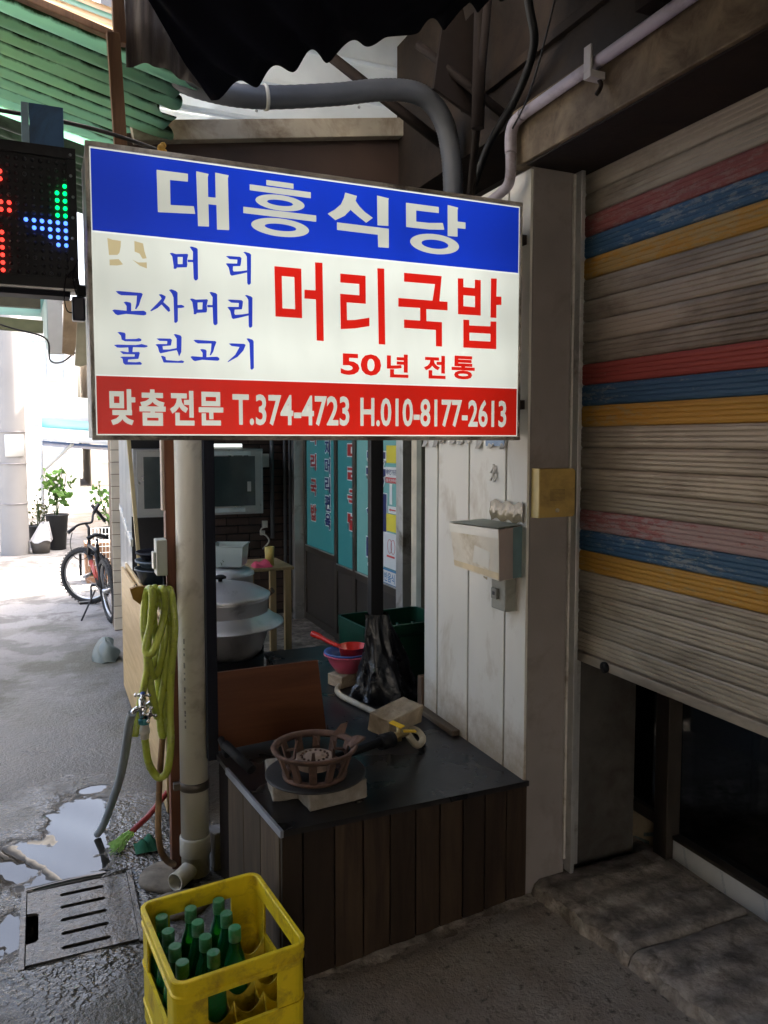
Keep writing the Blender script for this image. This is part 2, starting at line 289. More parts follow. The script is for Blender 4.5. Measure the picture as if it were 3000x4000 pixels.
BLUE_SHIFT = {'meo': (486, -1114), 'ri': (26, -1124), 'go': (1889, -1106)}
TEXT_RED = [('50', (7766, 9003, 17846, 18454)), ('년', (9182, 9870, 17819, 18493)), ('전', (10375, 11093, 17827, 18507)), ('통', (11294, 12090, 17837, 18536))]
TEXT_WHITE = [('맞', (1597, 2218, 16387, 17293)), ('춤', (2314, 2964, 16377, 17303)), ('전', (3072, 3691, 16389, 17290)), ('문', (3802, 4448, 16395, 17277)), ('T.374-4723', (4695, 8021, 16404, 17244)), ('H.010-8177-2613', (8357, 13221, 16401, 17237))]
# stain [(1641, 20989), (2569, 21035), (2556, 20375), (1684, 20347)]
# bands [21090, 17614, 21182, 17606]

# ------------------------------------------------------------------ palette
M_conc = surf('concrete', (.30, .28, .25), .85, var=.3, scale=4, bump=.5, bscale=70, dirt=(.12, .10, .08), damt=.55)
M_conc_dark = surf('stained concrete', (.32, .28, .235), .85, var=.5, scale=11, bump=.8, bscale=38, dirt=(.13, .108, .088), damt=.5, dscale=16, bdist=.007)
M_pillar = surf('mauve grey paint', (.245, .218, .200), .7, var=.14, scale=3, bump=.12, bscale=90, dirt=(.17, .14, .12), damt=.25, dscale=3)
M_white = surf('white painted board', (.64, .62, .555), .45, var=.06, scale=3, bump=.06, bscale=30, dirt=(.40, .34, .25), damt=.10, dscale=4, stretch=(1, 1, .5))
_n = M_white.node_tree.nodes; _l = M_white.node_tree.links; _p = _n['Principled BSDF']; _old = _p.inputs['Base Color'].links[0].from_socket
_tc = _n.new('ShaderNodeTexCoord'); _sx = _n.new('ShaderNodeSeparateXYZ'); _l.new(_tc.outputs['Object'], _sx.inputs[0]); _t = noise(_n, _l, _tc.outputs['Object'], 11, 5, .7)
_a = _n.new('ShaderNodeMath'); _a.operation = 'MULTIPLY_ADD'; _a.inputs[1].default_value = .42; _l.new(_t.outputs[0], _a.inputs[0]); _l.new(_sx.outputs[2], _a.inputs[2])
_f = _n.new('ShaderNodeMapRange'); _f.interpolation_type = 'SMOOTHSTEP'
for _k, _v in ((1, .44), (2, .16), (3, 0.), (4, .85)): _f.inputs[_k].default_value = _v
_l.new(_a.outputs[0], _f.inputs[0]); _l.new(mixc(_n, _l, _f.outputs[0], _old, (.30, .23, .14)), _p.inputs['Base Color'])
M_white_edge = surf('grimy white paint', (.55, .52, .46), .6, var=.12, scale=5, dirt=(.2, .16, .11), damt=.4)
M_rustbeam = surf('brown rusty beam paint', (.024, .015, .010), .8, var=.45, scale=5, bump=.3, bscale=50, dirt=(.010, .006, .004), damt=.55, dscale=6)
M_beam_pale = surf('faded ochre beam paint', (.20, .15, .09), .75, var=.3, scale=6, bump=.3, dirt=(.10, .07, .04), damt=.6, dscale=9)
M_darkwood = surf('dark brown ceiling board', (.016, .011, .009), .8, var=.3, spec=.2)
M_black = surf('black paint', (.006, .006, .007), .6, var=.2, bump=.05, spec=.2)
M_navy = surf('dark navy painted steel', (.005, .006, .013), .6, var=.2, bump=.04, spec=.2)
M_steel = surf('brushed steel', (.42, .43, .43), .35, .9, var=.12, scale=5, bump=.03, stretch=(.2, 1, 6))
M_alu = surf('dull aluminium', (.50, .50, .48), .42, .75, var=.15, scale=5, bump=.05, dirt=(.2, .18, .15), damt=.2)
M_alu_dark = surf('bronze anodised aluminium', (.085, .072, .06), .4, .5, var=.2, bump=.04)
M_chrome = surf('worn chrome', (.75, .75, .74), .16, 1., var=.1, bump=.05, bscale=40)
M_pvc = surf('ivory pvc pipe', (.60, .57, .49), .4, var=.08, scale=3, bump=.03, dirt=(.22, .18, .12), damt=.28, dscale=3.5)
M_lilac = surf('greyish lilac conduit', (.42, .38, .42), .4, var=.1, dirt=(.2, .16, .15), damt=.3)
M_duct = surf('grey corrugated duct', (.085, .092, .105), .45, var=.15, bump=.1)
M_green_dk = surf('dark green plastic', (.008, .06, .035), .35, var=.2)
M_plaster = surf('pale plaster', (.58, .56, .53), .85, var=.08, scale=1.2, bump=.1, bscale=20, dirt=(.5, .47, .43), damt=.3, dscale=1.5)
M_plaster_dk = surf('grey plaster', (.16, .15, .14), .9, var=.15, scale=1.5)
M_ink = surf('black ink', (.02, .02, .025), .6, var=.05, bump=0)

# ------------------------------------------------------------------ ground
def ground_material():
    m, n, l, p = NT('wet alley concrete')
    g = n.new('ShaderNodeNewGeometry'); P = g.outputs['Position']; sx = n.new('ShaderNodeSeparateXYZ'); l.new(P, sx.inputs[0])
    def math_(op, a, b=None, c=None):
        q = n.new('ShaderNodeMath'); q.operation = op
        for i, v in enumerate((a, b, c)):
            if v is None: continue
            if hasattr(v, 'is_output'): l.new(v, q.inputs[i])
            else: q.inputs[i].default_value = v
        return q.outputs[0]
    def mrange(v, a, b, c=0., d=1.):
        q = n.new('ShaderNodeMapRange'); q.interpolation_type = 'SMOOTHSTEP'; l.new(v, q.inputs[0])
        for i, k in enumerate((a, b, c, d)): q.inputs[i + 1].default_value = k
        return q.outputs[0]
    nz = noise(n, l, P, 5.5, 6, .65); nz2 = noise(n, l, P, 1.3, 4); nzf = noise(n, l, P, 34, 4, .7); nzg = noise(n, l, P, 95, 3, .6); nzm = noise(n, l, P, 14, 5, .7, .5)
    def ell(cx, cy, rx, ry):
        a = math_('DIVIDE', math_('SUBTRACT', sx.outputs[0], cx), rx); b = math_('DIVIDE', math_('SUBTRACT', sx.outputs[1], cy), ry)
        return math_('SUBTRACT', 1.0, math_('SQRT', math_('ADD', math_('MULTIPLY', a, a), math_('MULTIPLY', b, b))))
    e = None
    for a in ((.075, 3.35, .13, .42), (-.12, 3.20, .20, .20), (.06, 3.06, .17, .13), (.17, 3.74, .08, .05), (-.14, 2.72, .05, .16), (.02, 2.99, .20, .07), (.13, 3.22, .10, .14), (.14, 3.48, .11, .26)):
        q = ell(*a); e = q if e is None else math_('MAXIMUM', e, q)
    pe = math_('ADD', e, math_('MULTIPLY', math_('SUBTRACT', nzm.outputs[0], .5), 1.1))
    pud = mrange(pe, .02, .26)
    we = math_('ADD', ell(.0, 3.4, .9, 2.3), math_('MULTIPLY', math_('SUBTRACT', nz.outputs[0], .5), 1.6))
    wet = mrange(we, -.25, .35)
    wet2 = mrange(math_('ADD', ell(.03, 3.02, .46, .85), math_('MULTIPLY', math_('SUBTRACT', nz.outputs[0], .5), 1.2)), -.1, .35)
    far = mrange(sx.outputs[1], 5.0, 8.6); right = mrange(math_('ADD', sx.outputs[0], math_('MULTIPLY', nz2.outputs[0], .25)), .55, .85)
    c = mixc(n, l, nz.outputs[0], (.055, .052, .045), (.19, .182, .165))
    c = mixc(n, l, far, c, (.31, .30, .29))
    st_ = noise(n, l, P, 2.4, 5, .65, .4); c = mixc(n, l, math_('MULTIPLY', mrange(st_.outputs[0], .46, .60), .62), c, (.075, .072, .062))
    moss = mrange(nz2.outputs[0], .46, .60); c = mixc(n, l, math_('MULTIPLY', moss, math_('SUBTRACT', 1.0, far)), c, (.062, .060, .036))
    br = mixc(n, l, nz.outputs[0], (.19, .165, .138), (.40, .36, .315))
    br = mixc(n, l, mrange(nzf.outputs[0], .52, .72), br, (.095, .077, .06)); br = mixc(n, l, mrange(nz2.outputs[0], .45, .62), br, (.22, .178, .138))
    c = mixc(n, l, right, c, br)
    c = mixc(n, l, mrange(nzf.outputs[0], .58, .75), c, (.07, .062, .055))
    c = mixc(n, l, mrange(nzg.outputs[0], .66, .74), c, (.34, .32, .29)); dark = n.new('ShaderNodeMix'); c = mixc(n, l, math_('MULTIPLY', wet, .55), c, (.035, .033, .029)); n.remove(dark)
    c = mixc(n, l, math_('MULTIPLY', wet2, .55), c, (.024, .022, .018)); damp = mrange(pe, -.35, .1); c = mixc(n, l, math_('MULTIPLY', damp, .6), c, (.022, .020, .017)); c = mixc(n, l, pud, c, (.020, .019, .017)); l.new(c, p.inputs['Base Color'])
    r = math_('SUBTRACT', .80, math_('MULTIPLY', wet, .50)); r = math_('MULTIPLY', r, math_('SUBTRACT', 1.0, math_('MULTIPLY', wet2, .80)))
    r = math_('MULTIPLY', r, math_('ADD', .6, math_('MULTIPLY', nz.outputs[0], .8)))
    r = math_('MAXIMUM', math_('MULTIPLY', r, math_('SUBTRACT', 1.0, pud)), .012); l.new(r, p.inputs['Roughness'])
    p.inputs['Specular IOR Level'].default_value = .5
    lump = noise(n, l, P, 62, 1.5, .45, .4); lump2 = noise(n, l, P, 17, 2, .5)
    hd = math_('ADD', math_('MULTIPLY', nzf.outputs[0], 1.0), math_('MULTIPLY', nzg.outputs[0], .45))
    hw = math_('ADD', math_('MULTIPLY', lump.outputs[0], .62), math_('MULTIPLY', lump2.outputs[0], .9))
    h = math_('ADD', math_('MULTIPLY', hd, math_('SUBTRACT', 1.0, wet2)), math_('MULTIPLY', hw, wet2))
    h = math_('MULTIPLY', h, math_('SUBTRACT', 1.0, pud))
    b = n.new('ShaderNodeBump'); b.inputs['Strength'].default_value = 1.0; b.inputs['Distance'].default_value = .011
    l.new(h, b.inputs['Height']); l.new(b.outputs[0], p.inputs['Normal'])
    return m
DX0, DX1, DY0, DY1 = -.094, .256, 2.52, 2.95
def frange(a, b, st): return [a + (b - a) * i / round((b - a) / st) for i in range(round((b - a) / st) + 1)]
def gz(x, y):
    if DX0 - 1e-6 <= x <= DX1 + 1e-6 and DY0 - 1e-6 <= y <= DY1 + 1e-6: return -.22
    z = 0.
    if y < 2.5: z = .083 * min(1, max(0, (x - .6) / .85))
    z += .0035 * math.sin(x * 7.3 + y * 3.1) * math.sin(y * 5.7 - x * 2.2) + .002 * math.sin(x * 23 + y * 17)
    if y > 9 or x < -1 or x > 2.4: z = min(z, 0)
    return z
gx = sorted(set([-160, -60, -20, -8, -4, -2.4, -1.6] + [round(v, 4) for v in frange(-1.2, 2.1, .05)] + [DX0, DX0 - .004, DX1, DX1 + .004] + [2.6, 4, 8, 20, 60, 160]))
gy = sorted(set([-30, -12, -5, -2, 0] + [round(v, 4) for v in frange(.8, 6.4, .05)] + [DY0, DY0 - .004, DY1, DY1 + .004] + [7, 8, 9, 11, 14, 18, 24, 34, 60, 110, 220]))
mb = MB(); mb.add([(x, y, gz(x, y)) for y in gy for x in gx], [(j * len(gx) + i, j * len(gx) + i + 1, (j + 1) * len(gx) + i + 1, (j + 1) * len(gx) + i) for j in range(len(gy) - 1) for i in range(len(gx) - 1)], True)
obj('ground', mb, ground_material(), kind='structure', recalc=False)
M_asphalt = surf('asphalt', (.13, .13, .135), .8, var=.15, scale=3, bump=.3)
BX('road', M_asphalt, None, -60, 60, 22.6, 27.2, .0, .008, kind='structure')
BX('road_line', surf('road paint', (.75, .75, .72), .7, bump=.05), None, -60, 60, 22.9, 23.02, .0085, .0125, kind='structure')

# raised step in front of the shuttered shop: broken concrete slabs with a worn front edge
def slab(y0, y1, seed):
    random.seed(seed); mb = MB(); nx, ny = 40, max(6, int((y1 - y0) / .015))
    def top(u, v):
        y = y0 + (y1 - y0) * v; xl = 1.475 + .10 * max(0, (2.12 - y)) + .004 * math.sin(y * 31 + seed) + .003 * math.sin(y * 83) + .002 * math.sin(y * 190); x = xl + (1.955 - .03 * math.sin(y * 3) - xl) * u
        e = min(u * 22, 1); z = .118 + .014 * e + .0025 * math.sin(x * 19 + y * 13) + jit(.0012) + .003 * math.sin(y * 61 + seed) - .006 * max(0, 1 - min(v, 1 - v) * 40)
        return (x, y, z)
    mb.grid(nx, ny, top)
    ed = MB(); ed.grid(3, ny, lambda u, v: (top(0, v)[0] - .010 * (1 - u) - .0015 + .006 * u * u, top(0, v)[1], .075 + (top(0, v)[2] + .0012 - .075) * u)); mb.grid(1, ny, lambda u, v: (top(0, v)[0] - .016, top(0, v)[1], .04 + .034 * u))
    mb.grid(1, ny, lambda u, v: (top(1, v)[0] + .004 * (1 - u), top(1, v)[1], .05 + (top(1, v)[2] - .05) * u)); mb.grid(nx, 1, lambda u, v: (top(u, 0)[0], top(u, 0)[1], .0 + top(u, 0)[2] * v))
    mb.grid(nx, 1, lambda u, v: (top(u, 1)[0], top(u, 1)[1], .0 + top(u, 1)[2] * v))
    return mb, ed
stp = thing('doorstep', 'cracked raised concrete doorstep below the roller shutter', 'doorstep', (1.75, 1.2, .04))
M_worn = surf('worn pale concrete', (.40, .35, .29), .9, var=.3, scale=16, bump=1., bscale=50, dirt=(.13, .105, .08), damt=.6, dscale=14, bdist=.008)
for a_ in ((1.6985, 2.121, 3), (.4, 1.6955, 8)):
    m1, m2 = slab(*a_); so = obj('slab', m1, M_conc_dark, stp); obj('worn_edge', m2, M_worn, so)
def fillet(u, v):
    x = .66 + .80 * u; zb = .083 * (x - .6) / .85
    w_ = .045 + .006 * math.sin(x * 17) + .005 * math.sin(x * 41) + .003 * math.sin(x * 133)
    return (x, 2.119 - w_ * (1 - v) - .001, zb - .001 + (.007 + .002 * math.sin(x * 29)) * v ** 1.4 + .001 * math.sin(x * 90 + v * 9))
obj('mortar_fillet', MB().grid(60, 5, fillet), M_worn, label='rough pale mortar strip along the foot of the plank front', cat='mortar')

# ------------------------------------------------------------------ roller shutter
M_sl_grey = surf('dusty grey shutter metal', (.34, .295, .225), .5, .1, var=.12, scale=3, bump=.05, bscale=50, dirt=(.16, .13, .095), damt=.42, dscale=5, stretch=(1, .35, 1), objvar=.12)
M_sl_red = chipped('worn red paint', (.27, .085, .075), (.29, .15, .13), .5); M_sl_pink = chipped('faded red paint', (.32, .125, .12), (.36, .26, .25), .8)
M_sl_red2 = chipped('fresher red paint', (.34, .065, .05), (.30, .14, .12), .35)
M_sl_blue = chipped('worn blue paint', (.04, .105, .19), (.18, .22, .25), .5); M_sl_yel = chipped('worn yellow paint', (.46, .245, .04), (.40, .27, .10), .5)
SX = 1.645; SY0, SY1 = .25, 2.128; PITCH = .0684
shut = thing('roller_shutter', 'half raised grey roller shutter with worn red, blue and yellow slats', 'roller shutter', (SX, 1.2, .863))
def slat_mb(z0, h):
    prof = []; k = 4                     # four ribs per slat, rolled over at the top and bottom joint
    prof.append((.008, 0.)); prof.append((.002, .003))
    for i in range(k):
        a = .006 + (h - .012) * i / k; b = .006 + (h - .012) * (i + 1) / k
        prof += [(.0, a + .0012), (-.0016, a + (b - a) * .25), (-.0016, a + (b - a) * .80), (.0012, b - .0008)]
    prof += [(.003, h - .002), (.010, h)]
    mb = MB(); vs = []; ys = (SY0, SY1)
    for y in ys:
        for (dx, dz) in prof: vs.append((SX + dx, y, z0 + dz))
        for (dx, dz) in reversed(prof): vs.append((SX + dx + .008, y, z0 + dz))
    m = len(prof) * 2
    fs = [(i, (i + 1) % m, m + (i + 1) % m, m + i) for i in range(m)]
    return mb.add(vs, fs)
zs = .893; order = ['g'] * 4 + ['y', 'b', 'p'] + ['g'] * 4 + ['y', 'b', 'R'] + ['g'] * 4 + ['y', 'b', 'r'] + ['g'] * 4
mm = dict(g=M_sl_grey, y=M_sl_yel, b=M_sl_blue, r=M_sl_red, p=M_sl_pink, R=M_sl_red2)
ll = dict(y='worn yellow slat', b='chipped blue slat', r='dull red slat', p='faded pink slat', R='red slat')
for k in order:
    obj('slat', slat_mb(zs, PITCH), mm[k], shut, label=ll.get(k)); zs += PITCH
bar = obj('bottom_bar', MB().box(SX - .012, SX + .02, SY0, SY1 + .012, .863, .894, .003), M_sl_grey, shut)
obj('stopper', MB().lathe([(0, -.012), (.014, -.012), (.018, -.004), (.018, .004), (0, .004)], (SX - .016, 1.97, .877), 14, Matrix.Rotation(R(-90), 4, 'Y')), M_black, bar)
obj('guide_rail', MB().box(1.597, 1.612, 2.085, 2.122, .14, 2.46, .002).box(1.6125, 1.66, 2.128, 2.16, .14, 2.46, .002), M_alu, shut)
# shop front behind the shutter
shop = thing('closed_shop', 'dark closed shop front behind the half raised roller shutter', 'shop front', (2.05, 1.4, .06))
BX('side_wall', surf('dark stained wall board', (.055, .05, .042), .8, var=.35, dirt=(.03, .022, .016), damt=.4), shop, 1.66, 1.938, 2.17, 2.2, .10, 2.5); BX('return_wall', MATS['dark stained wall board'], shop, 1.92, 1.938, 2.2005, 2.45, .10, 2.5); BX('back_board', M_black, shop, 1.938, 2.3, 2.46, 2.48, .05, 2.5)
BX('post', M_alu_dark, shop, 2.03, 2.10, 2.10, 2.165, .06, 2.5, .003)
BX('window_frame', M_alu_dark, shop, 2.035, 2.075, 2.1655, 2.34, .19, .235, .003)
BX('kick_panel', surf('film covered board', (.42, .34, .22), .5, var=.2, dirt=(.15, .11, .07), damt=.4), shop, 2.05, 2.06, 2.166, 2.34, .05, .1895)
BX('glass_pane', glass('dark shop glass', (.25, .27, .28), .05), shop, 2.055, 2.061, 2.166, 2.34, .236, 2.5)
sill = BX('door_sill', surf('white protective film', (.66, .67, .66), .35, var=.06, bump=.03), shop, 2.06, 2.13, .6, 2.098, .068, .158, .002)
BX('sill_cap', M_alu_dark, shop, 2.055, 2.14, .6, 2.098, .1585, .172, .002)
BX('glass_pane', glass('dark shop glass pane', (.2, .22, .23), .04), shop, 2.09, 2.097, .6, 2.098, .173, 2.5)
BX('back_wall', surf('black shop interior', (.015, .013, .012), .9), shop, 3.1, 3.2, .2, 2.5, .0, 2.6)
BX('inner_floor', M_conc_dark, shop, 2.125, 3.1, .2, 2.5, .05, .10)
def on_sill(u, v, h): return (2.0595 - h, u, v)
for i in range(8):
    y = 2.05 - i * .17
    mt = text_mb('STAINLESS STEEL', 0, .115, 0, .011, lambda u, v, h, y=y: (2.0592 - h, y - .02 * u / .115 - .9 * v, .152 - u * .62), .0, .0004)
    obj('film_print', mt, surf('grey blue print', (.30, .36, .42), .5, bump=0), sill)
obj('film_mark', MB().prism([[(2.175, .135), (2.235, .105), (2.235, .120), (2.175, .150)]], lambda u, v, h: (2.0494 - h, u, v), .0004).prism([[(2.205, .088), (2.285, .066), (2.285, .085), (2.205, .102)]], lambda u, v, h: (2.0494 - h, u, v), .0004), surf('teal film', (.14, .19, .18), .5, var=.5, scale=60, bump=0), shop)

# lintel and upper wall over the shutter
lin_ = thing('lintel', 'stained ochre concrete lintel above the roller shutter', 'lintel', (1.6, .8, 2.455))
def lint(u, v):
    return None
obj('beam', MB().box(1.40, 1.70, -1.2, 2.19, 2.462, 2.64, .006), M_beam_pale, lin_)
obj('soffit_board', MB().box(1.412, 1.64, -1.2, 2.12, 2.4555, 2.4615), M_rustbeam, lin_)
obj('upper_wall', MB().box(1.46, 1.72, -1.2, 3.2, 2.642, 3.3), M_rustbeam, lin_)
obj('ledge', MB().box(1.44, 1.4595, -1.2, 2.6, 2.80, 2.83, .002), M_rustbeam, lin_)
sb = thing('shop_building', 'upper storey of the shop above the lintel', 'building', (4, 0, 0))
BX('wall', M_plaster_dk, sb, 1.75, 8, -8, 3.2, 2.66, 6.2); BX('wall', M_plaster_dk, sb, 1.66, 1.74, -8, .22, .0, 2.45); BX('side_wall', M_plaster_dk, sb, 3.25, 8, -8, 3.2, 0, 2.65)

# ------------------------------------------------------------------ pillar and white boarded wall
pil = thing('concrete_pillar', 'mauve grey painted pillar between white boards and roller shutter', 'pillar', (1.52, 2.2, .05))
BX('shaft', M_pillar, pil, 1.4405, 1.597, 2.122, 2.30, .02, 2.46, .004)
BX('corner_strip', M_white_edge, pil, 1.588, 1.5965, 2.112, 2.1215, .18, 2.45, .001)
M_groove = surf('brown joint filler', (.10, .065, .04), .8, var=.3, bump=.4)
wall = thing('boarded_wall', 'white painted vertical board wall beside the stove counter', 'wall', (1.49, 2.5, .3))
BX('backing', M_groove, wall, 1.452, 1.56, 2.301, 2.86, .2, 2.45)
YB = [2.124, 2.248, 2.497, 2.743, 2.862]
for i in range(4):
    a, b = YB[i] + .005, YB[i + 1] - .005
    z0 = .473 + (.0 if i < 3 else .0)
    mb = MB(); 
    if i == 0: mb.box(1.430, 1.4400, 2.123, b, z0, 2.45, .002)
    else: mb.box(1.430, 1.4515, a, b, z0, 2.45, .003)
    obj('board', mb, M_white, wall)
BX('wood_strip', wood('rough wood strip', (.30, .19, .12), (.16, .09, .05)), wall, 1.4405, 1.4515, 2.2435, 2.2515, .49, 1.05)
BX('end_trim', wood('raw timber trim', (.20, .14, .09), (.10, .06, .04)), wall, 1.42, 1.45, 2.863, 2.90, .3, .62, .002)
# torn paint curl under the sign and the small bracket
def peel(name, y, z, w_, h_):
    mb = MB(); mb.grid(4, 4, lambda u, v: (1.4295 - .012 * (v ** 2) * (1 + .5 * math.sin(u * 9)), y + (u - .5) * w_ * (1 - .5 * v), z - v * h_)); return obj(name, mb, M_white_edge, wall, thick=.0006)
for k in range(9): peel('paint_flake', 2.27 + .07 * k + jit(.02), 1.612 + jit(.004), .05, .02 + random.random() * .025)
for k in range(4): peel('paint_flake', 2.30 + jit(.03), 1.50 + jit(.05), .014, .03)
BX('bracket', surf('blue grey steel', (.16, .22, .30), .5, .4), wall, 1.4255, 1.4298, 2.255, 2.375, 1.581, 1.607, .001)

# ------------------------------------------------------------------ roofs over the alley
def corr(x0, x1, y0, y1, zf, pitch, amp, along, nu, nv, extra=None):
    """corrugated sheet; waves run across 'along' ('x' or 'y')"""
    def fn(u, v):
        x = x0 + (x1 - x0) * u; y = y0 + (y1 - y0) * v
        t = x if along == 'x' else y
        z = zf(x, y) + amp * math.sin(2 * math.pi * t / pitch)
        p = [x, y, z]
        if extra: p = extra(u, v, p)
        return tuple(p)
    return MB().grid(nu, nv, fn)
M_tar = surf('black tarred roof sheet', (.003, .003, .004), .9, var=.3, scale=9, bump=.1, bscale=30, spec=.05)
rf = thing('corrugated_roof', 'black corrugated roof sheet with scalloped edge over the alley', 'roof', (.9, 1, 2.4))
def edge(u, v, p):
    if v == 1: p[1] += .012 * math.sin(p[0] * 37) 
    return p
def roof_pt(u, v):
    y = -3.5 + 5.5 * v ** .6; xl = max(-1.5, .408 - .55 * (2.0 - y)); x = xl + (1.46 - xl) * u
    z = 2.455 + .50 * max(0, x - .424) + (.016 + .006 * math.sin(x * 13)) * math.sin(2 * math.pi * (x + .012 * math.sin(x * 11)) / .108) + .010 * math.sin(x * 9 + y)
    if v == 1: y += .014 * math.sin(x * 37) + .01 * math.sin(x * 71)
    return (x, y, z)
obj('sheet', MB().grid(200, 20, roof_pt), M_tar, rf, thick=.004)
for y in (-1.2, .9):
    obj('purlin', MB().tube([(.40, y, 2.50), (1.44, y, 3.02)], .03, 6), M_darkwood, rf)
BX('post', M_darkwood, rf, 1.36, 1.42, 1.52, 1.58, 2.645, 3.04); 
# unseen canvas added above the viewer to hold back sky light
M_cover_canvas = sheet('dark canvas', (.07, .065, .06), .15)
aw = thing('unseen_canvas_cover', 'unseen dark canvas added over the alley to shut out sky light', 'awning', (-.6, -2, 2.9))
obj('canvas', MB().grid(10, 10, lambda u, v: (-1.6 + 2.0 * u, -3.5 + 5.9 * v, 3.02 - .12 * math.sin(u * math.pi) * (1 + .3 * math.sin(v * 9)))), M_cover_canvas, aw, thick=.003)
op = thing('opposite_house', 'plastered house across the alley', 'house', (-3.5, 0, 0))
BX('wall', M_plaster, op, -6, -1.6, -8, 3.0, 0, 5.5); BX('roof', M_darkwood, op, -6.2, -1.4, -8.2, 2.4, 5.5, 5.6)
bw = thing('alley_house', 'plastered house closing the alley behind the viewer', 'house', (0, -9.5, 0)); BX('wall', M_plaster, bw, -1.6, 1.66, -12, -9, 0, 4.5)

# green translucent roof sheet
M_gsheet = algae_sheet('green plastic roof sheet', (.40, .63, .52), .78, .098)
gr = thing('plastic_roof', 'green translucent corrugated roof sheet streaked with algae', 'roof sheet', (.1, 3, 2.7))
gzf = lambda x, y: 2.742 + .24 * (.45 - x) + .02 * (y - 2.8)
obj('sheet', corr(-1.2, .45, 2.58, 3.55, gzf, .098, .016, 'y', 40, 90, lambda u, v, p: [p[0] + (.03 * math.sin(p[1] * 41) + .02 * math.sin(p[1] * 17) - .06 * max(0, (p[1] - 3.05)) if u == 1 else 0), p[1], p[2]]), M_gsheet, gr, thick=.002)
obj('sheet', corr(-1.2, .40, 3.45, 4.4, lambda x, y: gzf(x, y) - .05, .098, .016, 'y', 40, 80), sheet('dirty green plastic sheet', (.10, .15, .11), .4, (.02, .03, .018), .6), gr, thick=.002)
M_brown = wood('weathered brown timber', (.22, .12, .06), (.11, .055, .03), axis=2)
obj('batten', MB().obox((.228, 2.44, 2.60), (.036, .03, .32), (0, -2.5, 0), .003), M_brown, gr)
obj('batten', MB().obox((.236, 2.455, 2.92), (.034, .03, .36), (0, -1.5, 0), .003), M_brown, gr)
obj('cross_batten', MB().obox((-.28, 2.565, 2.935), (1.3, .03, .022), (0, 13.5, 0), .003), M_brown, gr)
# striped fabric awning above it
M_cream = sheet('cream awning fabric', (.80, .66, .50), .5, None); M_teal = sheet('pale teal awning fabric', (.42, .60, .54), .5, None)
st = thing('striped_awning', 'cream and pale teal striped awning above the green roof sheet', 'awning', (0, 3, 3.1))
for k in range(10):
    ya = 2.62 + k * .085
    obj('stripe', MB().grid(12, 2, lambda u, v, ya=ya: (-1.2 + 1.75 * u, ya + .085 * v, 2.95 - .14 * (-1.2 + 1.75 * u) + .30 * (ya + .085 * v - 2.62) + .01 * math.sin(u * 11))), M_cream if k % 3 != 1 else M_teal, st, thick=.001)
# grey ribbed sheet hanging beside the timber
M_grib = sheet('dim ribbed plastic sheet', (.16, .14, .13), .35, (.04, .03, .03), .5, .5, (3, 1, .3))
hs = thing('ribbed_panel', 'dull ribbed plastic panel hanging beside the timber batten', 'panel', (.38, 2.5, 2.65))
obj('sheet', MB().grid(60, 6, lambda u, v: (.262 + .24 * u, 2.50 + .010 * math.sin(u * 22), 2.70 + .02 * math.sin(u * 5) + .75 * v)), M_grib, hs, thick=.002)

# white ribbed cladding, beam and fascia of the cook stall
M_clad = sheet('white translucent ribbed sheet', (.84, .87, .87), .62, None)
cl = thing('cladding_wall', 'white ribbed metal cladding above the cook stall', 'wall', (1.1, 3.3, 2.7))
z = 2.74
for k in range(5):
    mb = MB(); zz = z + k * .165
    prof = [(0, 0), (0, .012), (-.016, .02), (-.016, .034), (0, .042), (0, .1645)]
    mb.add([(x, 3.30 + dy, zz + dz) for x in (.42, 1.72) for (dy, dz) in prof], [(i, i + 1, 7 + i, 6 + i) for i in range(5)]); obj('panel', mb, M_clad, cl, thick=.002)
for (x, z_) in ((.86, 2.97), (1.33, 3.19), (1.32, 3.06)): obj('screw', MB().lathe([(0, .006), (.006, .004), (.007, 0)], (x, 3.296, z_), 8, Matrix.Rotation(R(90), 4, 'X')), M_steel, cl)
obj('beam', MB().obox((1.06, 3.16, 2.875), (1.45, .05, .075), (0, -9.5, 0), .003), surf('beige beam paint', (.40, .36, .29), .7, var=.15, dirt=(.18, .14, .10), damt=.4), cl)
obj('fascia', MB().add([(.33, 3.19, 2.30), (1.75, 3.19, 2.30), (1.75, 3.19, 2.99), (.33, 3.19, 2.76)], [(0, 1, 2, 3)]), surf('dark brown fascia board', (.055, .034, .026), .7, var=.3, scale=3), cl, thick=.012)
rb = thing('restaurant_building', 'upper storey of the restaurant behind the sign', 'building', (3, 5.5, 2.5))
BX('ceiling', M_darkwood, rb, .44, 2.2, 3.22, 7.0, 2.40, 2.46)
BX('wall', M_plaster_dk, rb, .55, 7, 4.3, 7.1, 2.47, 5.6); BX('wall', M_plaster_dk, rb, 2.3, 7, 3.36, 4.29, 0, 5.6); BX('added_sun_block', M_plaster_dk, rb, .95, 7, 7.2, 9.0, 0, 5.2)  # second wall and end block are unseen, added to keep sun off the alley
BX('canopy', M_darkwood, rb, .60, 1.75, 1.6, 3.35, 3.42, 3.48)  # unseen cover added to close the gap before the cladding to sky light
